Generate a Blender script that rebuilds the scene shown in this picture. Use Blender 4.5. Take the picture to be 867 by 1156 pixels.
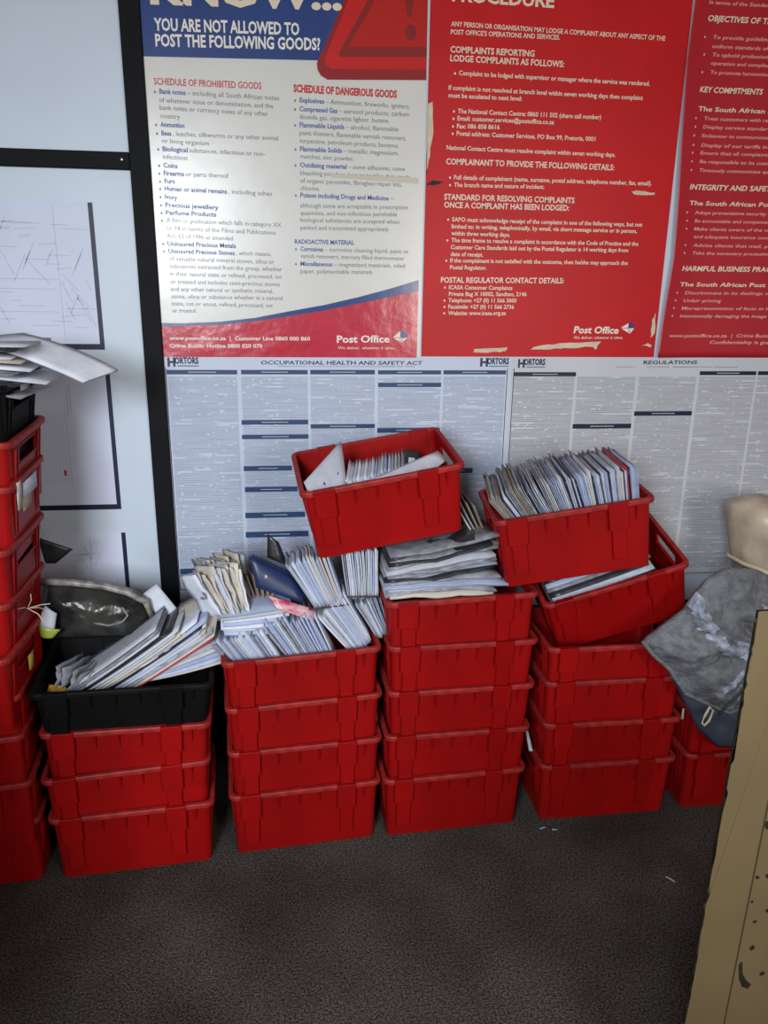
import bpy, bmesh, math, random
from mathutils import Vector, Matrix, noise
from math import radians as R, sin, cos, pi

for o in list(bpy.data.objects):
    bpy.data.objects.remove(o, do_unlink=True)
SC = bpy.context.scene
COL = SC.collection
random.seed(7)

# ------------------------------------------------------------------ camera
cd = bpy.data.cameras.new('camera')
cam = bpy.data.objects.new('camera', cd)
COL.objects.link(cam)
cd.sensor_fit = 'HORIZONTAL'
cd.sensor_width = 36.0
cd.lens = 852.17 / 867 * 36.0
cd.clip_start = 0.02
pt_, ro_, ya_ = 0.28143, 0.013397, -0.1239992
fw = Vector((-sin(ya_) * cos(pt_), cos(ya_) * cos(pt_), -sin(pt_)))
rt = Vector((cos(ya_), sin(ya_), 0))
up = rt.cross(fw)
rt, up = cos(ro_) * rt + sin(ro_) * up, -sin(ro_) * rt + cos(ro_) * up
cm = Matrix((rt, up, -fw)).transposed().to_4x4()
cm.translation = Vector((0.41975, -2.60525, 1.719))
cam.matrix_world = cm
SC.camera = cam

# ------------------------------------------------------------------ light
SC.view_settings.view_transform = 'Standard'
SC.view_settings.look = 'None'
SC.view_settings.gamma = 1.0
SC.view_settings.use_curve_mapping = False
SC.view_settings.exposure = 0.0
w = bpy.data.worlds.new('daylight')
SC.world = w
w.use_nodes = True
w.node_tree.nodes['Background'].inputs[0].default_value = (0.62, 0.72, 0.9, 1)
w.node_tree.nodes['Background'].inputs[1].default_value = 0.06


def area(name, loc, target, sx, sy, power, col):
    l = bpy.data.lights.new(name, 'AREA')
    l.shape = 'RECTANGLE'
    l.size, l.size_y, l.energy, l.color = sx, sy, power, col
    o = bpy.data.objects.new(name, l)
    COL.objects.link(o)
    o.location = loc
    o.rotation_euler = (Vector(target) - Vector(loc)).to_track_quat('-Z', 'Y').to_euler()
    return o


wl = area('window_light', (-0.62, -4.3, 2.2), (0.3, -1.3, 0.1), 0.9, 1.1, 80, (0.88, 0.94, 1.0))
wl.data.spread = R(110)
area('right_front_light', (2.0, -4.2, 1.8), (0.6, 0.0, 0.9), 0.9, 1.3, 56, (1.0, 0.95, 0.88))  # added lamp for light from the right front; its source is unseen


# ------------------------------------------------------------------ materials
def mat(name, col, rough=0.55, spec=0.4, var=0.0, vscale=8.0, bump=0.0, bscale=60.0, rnd=0.0, metal=0.0, col2=None, stretch=None, coat=0.0):
    m = bpy.data.materials.new(name)
    m.use_nodes = True
    nt = m.node_tree
    N, Lk = nt.nodes, nt.links
    b = N['Principled BSDF']
    b.inputs['Roughness'].default_value = rough
    b.inputs['Specular IOR Level'].default_value = spec
    b.inputs['Metallic'].default_value = metal
    b.inputs['Coat Weight'].default_value = coat
    b.inputs['Coat Roughness'].default_value = 0.15
    b.inputs['Base Color'].default_value = (*col, 1)
    tc = N.new('ShaderNodeTexCoord')
    src = tc.outputs['Object']
    if stretch:
        mp = N.new('ShaderNodeMapping')
        mp.inputs['Scale'].default_value = stretch
        Lk.new(src, mp.inputs[0])
        src = mp.outputs[0]
    out = None
    if var > 0 or col2:
        nz = N.new('ShaderNodeTexNoise')
        nz.inputs['Scale'].default_value = vscale
        nz.inputs['Detail'].default_value = 5
        Lk.new(src, nz.inputs['Vector'])
        cr = N.new('ShaderNodeValToRGB')
        cr.color_ramp.elements[0].position = 0.36
        cr.color_ramp.elements[1].position = 0.64
        c2 = col2 or tuple(c * (1 - var) for c in col)
        cr.color_ramp.elements[0].color = (*c2, 1)
        cr.color_ramp.elements[1].color = (*col, 1)
        Lk.new(nz.outputs['Fac'], cr.inputs[0])
        out = cr.outputs[0]
    if rnd > 0:
        oi = N.new('ShaderNodeObjectInfo')
        mr = N.new('ShaderNodeMapRange')
        mr.inputs[3].default_value = 1 - rnd
        mr.inputs[4].default_value = 1.0
        Lk.new(oi.outputs['Random'], mr.inputs[0])
        hs = N.new('ShaderNodeHueSaturation')
        Lk.new(mr.outputs[0], hs.inputs['Value'])
        if out: Lk.new(out, hs.inputs['Color'])
        else: hs.inputs['Color'].default_value = (*col, 1)
        out = hs.outputs[0]
    if out: Lk.new(out, b.inputs['Base Color'])
    if bump > 0:
        n2 = N.new('ShaderNodeTexNoise')
        n2.inputs['Scale'].default_value = bscale
        n2.inputs['Detail'].default_value = 3
        Lk.new(src, n2.inputs['Vector'])
        bp = N.new('ShaderNodeBump')
        bp.inputs['Strength'].default_value = bump
        bp.inputs['Distance'].default_value = 0.01
        Lk.new(n2.outputs['Fac'], bp.inputs['Height'])
        Lk.new(bp.outputs[0], b.inputs['Normal'])
    return m


def streak_mat(name, paper, ink, rowh, xs):
    """tiny print: rows of broken dark streaks on paper"""
    m = mat(name, paper, 0.5, 0.3)
    nt = m.node_tree
    N, Lk = nt.nodes, nt.links
    tc = N.new('ShaderNodeTexCoord')
    sp = N.new('ShaderNodeSeparateXYZ')
    Lk.new(tc.outputs['Object'], sp.inputs[0])

    def math_(op, a, b=None):
        n = N.new('ShaderNodeMath')
        n.operation = op
        for i, v in enumerate((a, b)):
            if v is None: continue
            if isinstance(v, (int, float)): n.inputs[i].default_value = v
            else: Lk.new(v, n.inputs[i])
        return n.outputs[0]
    row = math_('DIVIDE', sp.outputs['Z'], rowh)
    fl = math_('FLOOR', row)
    fr = math_('FRACT', row)
    cx = N.new('ShaderNodeCombineXYZ')
    Lk.new(math_('MULTIPLY', sp.outputs['X'], xs), cx.inputs[0])
    Lk.new(math_('MULTIPLY', fl, 7.31), cx.inputs[1])
    nz = N.new('ShaderNodeTexNoise')
    nz.inputs['Scale'].default_value = 1.0
    nz.inputs['Detail'].default_value = 4
    Lk.new(cx.outputs[0], nz.inputs['Vector'])
    # a coarser noise ends lines early and leaves blank rows
    c2 = N.new('ShaderNodeCombineXYZ')
    Lk.new(math_('MULTIPLY', sp.outputs['X'], 7.0), c2.inputs[0])
    Lk.new(math_('MULTIPLY', fl, 3.77), c2.inputs[1])
    n2 = N.new('ShaderNodeTexNoise')
    n2.inputs['Scale'].default_value = 1.0
    n2.inputs['Detail'].default_value = 1
    Lk.new(c2.outputs[0], n2.inputs['Vector'])
    inrow = math_('MULTIPLY', math_('GREATER_THAN', fr, 0.3), 1.0)
    word = math_('GREATER_THAN', nz.outputs['Fac'], 0.37)
    keep = math_('GREATER_THAN', n2.outputs['Fac'], 0.34)
    f = math_('MULTIPLY', math_('MULTIPLY', math_('MULTIPLY', inrow, word), keep), math_('ADD', math_('MULTIPLY', n2.outputs['Fac'], 1.3), 0.2))
    mx = N.new('ShaderNodeMix')
    mx.data_type = 'RGBA'
    Lk.new(f, mx.inputs[0])
    mx.inputs[6].default_value = (*paper, 1)
    mx.inputs[7].default_value = (*ink, 1)
    Lk.new(mx.outputs[2], N['Principled BSDF'].inputs['Base Color'])
    return m


M = {}
M['wall'] = mat('painted_board', (0.52, 0.59, 0.68), 0.45, 0.4, 0.05, 3.0, 0.02, 120)
M['side_wall'] = mat('side_wall_paint', (0.45, 0.46, 0.46), 0.7, 0.2, 0.06, 3)
M['trim'] = mat('black_metal_trim', (0.005, 0.005, 0.007), 0.6, 0.12, 0.3, 14)
M['gap_shade'] = mat('gap_shade_black', (0.006, 0.006, 0.007), 0.7, 0.1, 0.3, 6)  # near-black stands in for the shade behind the stacks
M['ceiling'] = mat('warm_bounce_board', (0.42, 0.36, 0.28), 0.8, 0.1, 0.15, 3)  # tan tint put in to warm the light bounced off the ceiling
M['carpet'] = None
M['red'] = mat('red_crate_plastic', (0.30, 0.0028, 0.003), 0.45, 0.22, 0.22, 5.0, 0.03, 90, rnd=0.14)
M['red_rim'] = mat('dusty_lit_rim_plastic', (0.34, 0.020, 0.018), 0.55, 0.25, 0.35, 30, 0.03, 90, rnd=0.14)  # lighter than the body: dust, plus light on the rims painted in
M['black'] = mat('black_crate_plastic', (0.0035, 0.0035, 0.004), 0.65, 0.12, 0.3, 9)
M['white'] = mat('white_envelope_paper', (0.62, 0.65, 0.74), 0.6, 0.25, 0.12, 30, rnd=0.42)
M['blue'] = mat('bluish_envelope_paper', (0.42, 0.48, 0.66), 0.6, 0.25, 0.18, 24, rnd=0.45)
M['cream'] = mat('cream_paper', (0.54, 0.49, 0.43), 0.65, 0.2, 0.12, 20, rnd=0.25)
M['kraft'] = mat('brown_paper', (0.30, 0.24, 0.19), 0.7, 0.2, 0.3, 18, rnd=0.35)
M['grey'] = mat('grey_printed_wrap', (0.36, 0.37, 0.42), 0.35, 0.5, 0.45, 26, 0.08, 40, rnd=0.4)
M['dark'] = mat('dark_glossy_print', (0.035, 0.037, 0.045), 0.3, 0.5, 0.5, 22, 0.06, 40, rnd=0.4)
M['ink'] = mat('black_ink', (0.02, 0.02, 0.025), 0.6, 0.2)
M['navy'] = mat('navy_card', (0.014, 0.026, 0.085), 0.4, 0.4, 0.2, 12)
M['redprint'] = mat('red_card', (0.42, 0.03, 0.05), 0.5, 0.3, 0.2, 20)
M['pinkwrap'] = mat('clear_pink_striped_wrap', (0.62, 0.50, 0.52), 0.2, 0.6, 0.0, 1, 0.2, 30, col2=(0.45, 0.03, 0.09), stretch=(6, 40, 40))
M['yellow'] = mat('yellow_tag_card', (0.55, 0.40, 0.08), 0.6, 0.2, 0.1, 40)
M['tan'] = mat('tan_card', (0.50, 0.38, 0.24), 0.6, 0.2, 0.2, 40)
M['lime'] = mat('lime_plastic', (0.30, 0.36, 0.05), 0.3, 0.5, 0.15, 30)
M['orange'] = mat('orange_card', (0.60, 0.27, 0.02), 0.5, 0.3, 0.2, 40)
M['band'] = mat('rubber', (0.08, 0.05, 0.035), 0.7, 0.2, 0.2, 60)
M['poster_white'] = mat('laminated_white_paper', (0.62, 0.61, 0.58), 0.25, 0.5, 0.05, 3, 0.10, 7)
M['poster_red'] = mat('laminated_red_paper', (0.50, 0.006, 0.010), 0.45, 0.25, 0.10, 4, 0.06, 6)
M['poster_red_curled'] = mat('laminated_crimson_paper', (0.40, 0.012, 0.022), 0.35, 0.45, 0.10, 4, 0.10, 6)
M['footer_red'] = mat('laminated_footer_red', (0.50, 0.018, 0.045), 0.22, 0.5, 0.10, 5, 0.25, 14, coat=0.3)
M['print_blue'] = mat('printed_blue', (0.024, 0.055, 0.20), 0.22, 0.5, 0.10, 4, 0.10, 7, coat=0.3)
M['tri_edge'] = mat('printed_dark_red', (0.26, 0.015, 0.018), 0.25, 0.5)
M['tri_mid'] = mat('printed_bright_red', (0.50, 0.014, 0.016), 0.25, 0.5)
M['tri_band'] = mat('printed_brown_red', (0.22, 0.018, 0.016), 0.25, 0.5)
M['tri_in'] = mat('printed_signal_red', (0.42, 0.014, 0.012), 0.25, 0.5)
M['txt_white'] = mat('white_lettering', (0.72, 0.68, 0.62), 0.4, 0.3)
M['txt_pink'] = mat('faded_white_lettering', (0.66, 0.36, 0.32), 0.4, 0.3)
M['txt_cream'] = mat('cream_lettering', (0.68, 0.58, 0.45), 0.4, 0.3)
M['txt_blue'] = mat('blue_lettering', (0.06, 0.10, 0.30), 0.4, 0.3)
M['txt_grey'] = mat('grey_lettering', (0.16, 0.16, 0.17), 0.4, 0.3)
M['txt_red'] = mat('red_lettering', (0.50, 0.03, 0.03), 0.4, 0.3)
M['txt_navy'] = mat('navy_lettering', (0.012, 0.02, 0.07), 0.4, 0.3)
M['bar'] = mat('navy_bar', (0.022, 0.055, 0.14), 0.45, 0.3, 0.15, 20)
M['bar_dark'] = mat('dark_navy_bar', (0.010, 0.012, 0.04), 0.45, 0.3, 0.15, 20)
M['torn'] = mat('torn_paper_core', (0.62, 0.52, 0.40), 0.8, 0.1, 0.15, 30)
M['notice'] = mat('lavender_notice_paper', (0.56, 0.60, 0.74), 0.5, 0.3, 0.05, 6)
M['pencil'] = mat('faint_grey_line', (0.43, 0.46, 0.57), 0.6, 0.2)
M['strap'] = mat('grey_blue_small_print', (0.20, 0.22, 0.30), 0.6, 0.2)
M['act_paper'] = mat('act_poster_paper', (0.50, 0.55, 0.67), 0.45, 0.35, 0.05, 3)
M['reg_paper'] = mat('regulations_poster_paper', (0.52, 0.53, 0.57), 0.45, 0.35, 0.08, 3)
M['act_text'] = streak_mat('act_small_print', (0.475, 0.525, 0.645), (0.30, 0.34, 0.44), 0.0062, 42)
M['reg_text'] = streak_mat('regulations_small_print', (0.50, 0.51, 0.55), (0.30, 0.30, 0.33), 0.0062, 42)
M['bag'] = mat('grey_bag_canvas', (0.165, 0.17, 0.19), 0.6, 0.3, 0.4, 30, 0.5, 90)
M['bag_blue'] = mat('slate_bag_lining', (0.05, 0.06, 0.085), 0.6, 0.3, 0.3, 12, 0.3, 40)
M['bag_shine'] = mat('silver_crease_highlight', (0.40, 0.44, 0.56), 0.4, 0.4, 0.0, 34, 0.5, 60, col2=(0.13, 0.14, 0.18))  # silvery crease highlights put into the colour
M['sack'] = mat('cream_sack_plastic', (0.50, 0.42, 0.32), 0.4, 0.4, 0.25, 9, 0.25, 18)
M['sack_hem'] = mat('pale_sack_hem', (0.66, 0.58, 0.45), 0.35, 0.5, 0.1, 12)
M['loop'] = mat('cream_cord', (0.52, 0.47, 0.38), 0.6, 0.2)
M['beige'] = mat('beige_gloss_paint', (0.135, 0.098, 0.048), 0.5, 0.35, 0.14, 4, 0.04, 30)
M['seam'] = mat('dark_brown_seam', (0.045, 0.034, 0.018), 0.8, 0.1)  # dark brown strip along the joint
M['chip'] = mat('dark_bare_wood', (0.022, 0.020, 0.012), 0.8, 0.1, 0.3, 40)
M['bin_bag'] = mat('black_bin_bag_plastic', (0.008, 0.008, 0.009), 0.3, 0.5, 0.3, 9, 0.4, 25)
M['parcel'] = mat('black_parcel_film', (0.012, 0.012, 0.013), 0.3, 0.4, 0.0, 11, 0.6, 22, col2=(0.035, 0.036, 0.030))
M['parcel_rim'] = mat('printed_parcel_strip', (0.30, 0.28, 0.26), 0.4, 0.4, 0.0, 28, 0.1, 40, col2=(0.10, 0.09, 0.085))
M['steel'] = mat('screw_steel', (0.35, 0.33, 0.28), 0.35, 0.5, metal=0.9)


def carpet_mat():
    m = mat('worn_brown_carpet', (0.092, 0.078, 0.069), 0.95, 0.05, 0.0, 2.2, 0.8, 260, col2=(0.048, 0.039, 0.034))
    nt = m.node_tree
    N, Lk = nt.nodes, nt.links
    b = N['Principled BSDF']
    src = b.inputs['Base Color'].links[0].from_socket
    tc = N.new('ShaderNodeTexCoord')
    nz = N.new('ShaderNodeTexNoise')
    nz.inputs['Scale'].default_value = 170
    nz.inputs['Detail'].default_value = 2
    Lk.new(tc.outputs['Object'], nz.inputs['Vector'])
    mx = N.new('ShaderNodeMix')
    mx.data_type = 'RGBA'
    mx.blend_type = 'OVERLAY'
    mx.inputs[0].default_value = 0.7
    Lk.new(src, mx.inputs[6])
    bw = N.new('ShaderNodeValToRGB')
    bw.color_ramp.elements[0].position = 0.33
    bw.color_ramp.elements[1].position = 0.67
    Lk.new(nz.outputs['Fac'], bw.inputs[0])
    Lk.new(bw.outputs[0], mx.inputs[7])
    hs = N.new('ShaderNodeHueSaturation')
    hs.inputs['Saturation'].default_value = 0.85
    Lk.new(mx.outputs[2], hs.inputs['Color'])
    Lk.new(hs.outputs[0], b.inputs['Base Color'])
    return m


M['carpet'] = carpet_mat()
# lettering in wall coordinates: (text, x0, z0, x1, z1, cap height in mm, weight)
TXT = {
 'head': [
  ('KNOW...', 0.0347, 2.5275, 0.5962, 2.5401, 78, 3),
  ('YOU ARE NOT ALLOWED TO', 0.0415, 2.4577, 0.4673, 2.4657, 33, 2.2),
  ('POST THE FOLLOWING GOODS?', 0.0422, 2.4166, 0.5297, 2.4283, 33, 2.2),
 ],
 'redhead': [
  ('SCHEDULE OF PROHIBITED GOODS', 0.0303, 2.3143, 0.3495, 2.3146, 19, 1),
  ('SCHEDULE OF DANGEROUS GOODS', 0.4466, 2.3114, 0.767, 2.3073, 21, 3.6),
 ],
 'blue': [
  ('Bank notes', 0.0444, 2.2905, 0.1217, 2.2892, 14, 1.8),
  ('Ammunition', 0.0419, 2.1999, 0.1133, 2.1986, 14, 1.8),
  ('Bees', 0.0429, 2.1758, 0.0726, 2.1754, 14, 1.8),
  ('Biological', 0.0436, 2.1316, 0.119, 2.1304, 14, 1.8),
  ('Coins', 0.0431, 2.0853, 0.0855, 2.0841, 14, 1.8),
  ('Firearms', 0.0421, 2.063, 0.1039, 2.0621, 14, 1.8),
  ('Furs', 0.0432, 2.0401, 0.0743, 2.04, 14, 1.8),
  ('Human or animal remains', 0.0421, 2.019, 0.2328, 2.0152, 14, 1.8),
  ('Ivory', 0.0416, 1.9953, 0.0786, 1.9927, 14, 1.8),
  ('Precious jewellery', 0.0411, 1.9715, 0.2041, 1.9674, 14, 1.8),
  ('Perfume Products', 0.0412, 1.9486, 0.1966, 1.9466, 14, 1.8),
  ('Uninsured Precious Metals', 0.0406, 1.8567, 0.2541, 1.854, 14, 1.8),
  ('Uninsured Precious Stones', 0.0418, 1.8347, 0.2491, 1.8323, 14, 1.8),
  ('Explosives', 0.4647, 2.2833, 0.5404, 2.2819, 14, 1.8),
  ('Compressed Gas', 0.4642, 2.2585, 0.581, 2.2574, 14, 1.8),
  ('Flammable Liquids', 0.4634, 2.2136, 0.6023, 2.2128, 14, 1.8),
  ('Flammable Solids', 0.4633, 2.1453, 0.595, 2.1443, 14, 1.8),
  ('Oxidising material', 0.4624, 2.0991, 0.6097, 2.0983, 14, 1.8),
  ('Poison including Drugs and Medicine', 0.462, 2.011, 0.7455, 2.0086, 14, 1.8),
  ('RADIOACTIVE MATERIAL', 0.4416, 1.8709, 0.6344, 1.8711, 14, 1.8),
  ('Corrosives', 0.4596, 1.8489, 0.5326, 1.8485, 14, 1.8),
  ('Miscellaneous', 0.4588, 1.8033, 0.5625, 1.803, 14, 1.8),
 ],
 'grey': [
  ('– including all South African notes', 0.1259, 2.2894, 0.4025, 2.2856, 14, 0),
  ('of whatever issue or denomination, and the', 0.0428, 2.2668, 0.3834, 2.2632, 14, 0),
  ('bank notes or currency notes of any other', 0.0425, 2.2464, 0.3668, 2.2408, 14, 0),
  ('country', 0.0435, 2.224, 0.1012, 2.2223, 14, 0),
  (', leeches, silkworms or any other animal', 0.0767, 2.1756, 0.3959, 2.1733, 14, 0),
  ('or living organism', 0.043, 2.155, 0.184, 2.1514, 14, 0),
  ('substances, infectious or non-', 0.1232, 2.1305, 0.3554, 2.1273, 14, 0),
  ('infectious', 0.0432, 2.11, 0.1169, 2.1084, 14, 0),
  ('or parts thereof', 0.1081, 2.0622, 0.2392, 2.0607, 14, 0),
  (', including ashes', 0.2371, 2.0153, 0.3729, 2.0127, 14, 0),
  ('A film or publication which falls in category XX', 0.0414, 1.9266, 0.3996, 1.9202, 14, 0),
  ('or 18 in terms of the Films and Publications', 0.0409, 1.9034, 0.3807, 1.8966, 14, 0),
  ('Act, 65 of 1996 as amended', 0.0405, 1.8801, 0.2451, 1.8765, 14, 0),
  (', which means,', 0.2535, 1.8324, 0.365, 1.8312, 14, 0),
  ('of valuable natural mineral stones, silica or', 0.0431, 1.8121, 0.3744, 1.8072, 14, 0),
  ('substances extracted from the group, whether', 0.0432, 1.7894, 0.3991, 1.785, 14, 0),
  ('in their natural state or refined, processed, set', 0.0428, 1.766, 0.3979, 1.7617, 14, 0),
  ('or treated and includes semi-precious stones', 0.0424, 1.742, 0.3906, 1.7382, 14, 0),
  ('and any other natural or synthetic mineral,', 0.0414, 1.7189, 0.3686, 1.7161, 14, 0),
  ('stone, silica or substance whether in a natural', 0.0416, 1.6962, 0.398, 1.6945, 14, 0),
  ('state, cut or uncut, refined, processed, set', 0.0413, 1.6739, 0.3662, 1.6709, 14, 0),
  ('or treated.', 0.0421, 1.6521, 0.1196, 1.6518, 14, 0),
  ('– Ammunition, fireworks, igniters.', 0.5447, 2.282, 0.8089, 2.278, 14, 0),
  ('– aerosol products, carbon', 0.5854, 2.2575, 0.8055, 2.2557, 14, 0),
  ('dioxide gas, cigarette lighter, butane.', 0.4638, 2.2366, 0.744, 2.2351, 14, 0),
  ('– alcohol, flammable', 0.6067, 2.213, 0.7732, 2.2122, 14, 0),
  ('paint thinners, flammable varnish removers,', 0.463, 2.1914, 0.7987, 2.187, 14, 0),
  ('turpentine, petroleum products, benzene.', 0.4626, 2.1691, 0.7757, 2.1646, 14, 0),
  ('– metallic magnesium,', 0.5994, 2.1444, 0.7755, 2.1433, 14, 0),
  ('matches, zinc powder.', 0.464, 2.1243, 0.6328, 2.1221, 14, 0),
  ('– some adhesives, some', 0.6141, 2.0984, 0.7966, 2.0975, 14, 0),
  ('bleaching powders, hair or textiles dyes made', 0.4631, 2.0764, 0.8141, 2.0738, 14, 0),
  ('of organic peroxides, fibreglass repair kits,', 0.4627, 2.0535, 0.7885, 2.0509, 14, 0),
  ('chlorine.', 0.4623, 2.0315, 0.5246, 2.0312, 14, 0),
  ('–', 0.75, 2.0087, 0.7655, 2.0086, 14, 0),
  ('although some are acceptable in prescription', 0.4614, 1.9805, 0.8087, 1.9829, 14, 0),
  ('quantities, and non-infectious perishable', 0.461, 1.9581, 0.7732, 1.9609, 14, 0),
  ('biological substances are accepted when', 0.4612, 1.9373, 0.781, 1.9383, 14, 0),
  ('packed and transmitted appropriately', 0.4608, 1.9142, 0.747, 1.9151, 14, 0),
  ('– corrosive cleaning liquid, paint or', 0.5371, 1.8486, 0.8146, 1.8475, 14, 0),
  ('vanish removers, mercury filled thermometer', 0.4593, 1.8275, 0.8005, 1.8255, 14, 0),
  ('– magnetized materials, oiled', 0.5671, 1.803, 0.8022, 1.8025, 14, 0),
  ('paper, polymerisable materials', 0.4584, 1.78, 0.6939, 1.781, 14, 0),
 ],
 'foot': [
  ('www.postoffice.co.za  |  Customer Line 0860 000 860', 0.0286, 1.5648, 0.4865, 1.5652, 13, 1.6),
  ('Crime Buster Hotline 0800 020 070', 0.027, 1.5402, 0.3278, 1.5405, 13, 1.6),
  ('Post Office', 0.5762, 1.5589, 0.7546, 1.561, 24, 2),
  ('We deliver, whatever it takes.', 0.5797, 1.5371, 0.7753, 1.538, 10, 0),
 ],
 'rhead': [
  ('PROCEDURE', 0.9317, 2.5798, 1.254, 2.5782, 37, 2.4),
  ('COMPLAINTS REPORTING', 0.9321, 2.441, 1.2008, 2.4408, 18, 2),
  ('LODGE COMPLAINTS AS FOLLOWS:', 0.9321, 2.4169, 1.2993, 2.4159, 18, 2),
  ('COMPLAINANT TO PROVIDE THE FOLLOWING DETAILS:', 0.9301, 2.1222, 1.4952, 2.121, 18, 2),
  ('STANDARD FOR RESOLVING COMPLAINTS', 0.9271, 2.0162, 1.3679, 2.0162, 18, 2),
  ('ONCE A COMPLAINT HAS BEEN LODGED:', 0.928, 1.992, 1.3515, 1.9927, 18, 2),
  ('POSTAL REGULATOR CONTACT DETAILS:', 0.9254, 1.7576, 1.3521, 1.7612, 18, 2),
 ],
 'rbody': [
  ('ANY PERSON OR ORGANISATION MAY LODGE A COMPLAINT ABOUT ANY ASPECT OF THE', 0.9318, 2.5124, 1.6259, 2.5049, 13.5, 1.6),
  ("POST OFFICE'S OPERATIONS AND SERVICES.", 0.9312, 2.4904, 1.2797, 2.4913, 13.5, 1.6),
  ('Complaint to be lodged with supervisor or manager where the service was rendered.', 0.9614, 2.379, 1.5896, 2.3748, 13.5, 1.6),
  ('If complaint is not resolved at branch level within seven working days then complaint', 0.9302, 2.3368, 1.5709, 2.3326, 13.5, 1.6),
  ('must be escalated to next level:', 0.931, 2.3152, 1.1683, 2.3146, 13.5, 1.6),
  ('The National Contact Centre: 0860 111 502 (share call number)', 0.9623, 2.2715, 1.4357, 2.2713, 13.5, 1.6),
  ('Email: customer.services@postoffice.co.za', 0.9617, 2.2508, 1.2795, 2.2508, 13.5, 1.6),
  ('Fax: 086 858 8616', 0.9611, 2.2282, 1.1004, 2.23, 13.5, 1.6),
  ('Postal address: Customer Services, PO Box 99, Pretoria, 0001', 0.9609, 2.2073, 1.4221, 2.2065, 13.5, 1.6),
  ('National Contact Centre must resolve complaint within seven working days.', 0.9301, 2.1651, 1.4953, 2.1615, 13.5, 1.6),
  ('Full details of complainant (name, surname, postal address, telephone number, fax, email).', 0.9574, 2.0779, 1.6304, 2.0784, 13.5, 1.6),
  ('The branch name and nature of incident.', 0.9582, 2.0556, 1.2615, 2.0575, 13.5, 1.6),
  ('SAPO must acknowledge receipt of the complaint in one of the following ways, but not', 0.9561, 1.9504, 1.6124, 1.9486, 13.5, 1.6),
  ('limited to: in writing, telephonically, by email, via short message service or in person,', 0.9552, 1.929, 1.5958, 1.9279, 13.5, 1.6),
  ('within three working days.', 0.9551, 1.9076, 1.1545, 1.9068, 13.5, 1.6),
  ('The time frame to resolve a complaint in accordance with the Code of Practice and the', 0.9559, 1.8861, 1.6051, 1.8872, 13.5, 1.6),
  ('Customer Care Standards laid out by the Postal Regulator is 14 working days from', 0.9549, 1.8644, 1.5712, 1.8659, 13.5, 1.6),
  ('date of receipt.', 0.9558, 1.8427, 1.0662, 1.8422, 13.5, 1.6),
  ('If the complainant is not satisfied with the outcome, then he/she may approach the', 0.9547, 1.8225, 1.5738, 1.8246, 13.5, 1.6),
  ('Postal Regulator.', 0.9547, 1.8005, 1.0802, 1.8009, 13.5, 1.6),
  ('ICASA Consumer Complaints', 0.9534, 1.7366, 1.1732, 1.737, 13.5, 1.6),
  ('Private Bag X 10002, Sandton, 2146', 0.9542, 1.7151, 1.2239, 1.7176, 13.5, 1.6),
  ('Telephone: +27 (0) 11 566 3000', 0.9532, 1.6944, 1.1897, 1.6962, 13.5, 1.6),
  ('Facsimile: +27 (0) 11 566 2736', 0.9539, 1.6736, 1.1826, 1.6751, 13.5, 1.6),
  ('Website: www.icasa.org.za', 0.9538, 1.6526, 1.1549, 1.6546, 13.5, 1.6),
 ],
 'rlogo': [
  ('Post Office', 1.4011, 1.5959, 1.5641, 1.5953, 24, 2),
  ('We deliver, whatever it takes.', 1.4028, 1.576, 1.5826, 1.5771, 10, 0),
 ],
 'qhead': [
  ('OBJECTIVES OF THE CODE', 1.7576, 2.5653, 2.0753, 2.5686, 17, 2),
  ('KEY COMMITMENTS', 1.7584, 2.3624, 1.9788, 2.3644, 17, 2),
  ('The South African Post Office shall:', 1.7592, 2.307, 2.2237, 2.3111, 14, 1.6),
  ('INTEGRITY AND SAFETY OF MAIL', 1.7612, 2.0688, 2.1896, 2.0719, 17, 2),
  ('The South African Post Office shall:', 1.7649, 2.0201, 2.2439, 2.0234, 14, 1.6),
  ('HARMFUL BUSINESS PRACTICE', 1.7681, 1.8083, 2.1604, 1.8104, 17, 2),
  ('The South African Post Office shall not:', 1.7655, 1.7572, 2.3136, 1.7601, 14, 1.6),
 ],
 'qbody': [
  ('In terms of the Standards and the Code', 1.7563, 2.6121, 2.1074, 2.6159, 11, 0.8),
  ('To provide guidelines that will set', 1.7829, 2.5166, 2.1102, 2.5199, 11, 0.8),
  ('uniform standards of service to', 1.7844, 2.4909, 2.0745, 2.4937, 11, 0.8),
  ('To uphold professionalism, respect', 1.7877, 2.4669, 2.1073, 2.4701, 11, 0.8),
  ('operation and compliance', 1.7867, 2.4427, 2.0119, 2.4448, 11, 0.8),
  ('To promote harmonious relations', 1.7882, 2.4165, 2.0808, 2.4193, 11, 0.8),
  ('Treat customers with respect and dignity', 1.7845, 2.281, 2.169, 2.2843, 11, 0.8),
  ('Display service standards and price lists', 1.7857, 2.2558, 2.181, 2.2591, 11, 0.8),
  ('Endeavour to communicate with customers', 1.7847, 2.2296, 2.1615, 2.2327, 11, 0.8),
  ('Display of our tariffs in the public area', 1.7864, 2.2008, 2.1841, 2.204, 11, 0.8),
  ('Ensure that all complaints received are', 1.7862, 2.1774, 2.1651, 2.1804, 11, 0.8),
  ('Be responsible to its customers for', 1.7878, 2.151, 2.1282, 2.1536, 11, 0.8),
  ('Timeously communicate queries, delays', 1.7886, 2.1245, 2.1498, 2.1272, 11, 0.8),
  ('Adopt preventative security measures', 1.7907, 1.9922, 2.1469, 1.9946, 11, 0.8),
  ('Be accountable and compensate where', 1.7942, 1.966, 2.1414, 1.9682, 11, 0.8),
  ('Make clients aware of the various', 1.7956, 1.9402, 2.1236, 1.9422, 11, 0.8),
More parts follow.
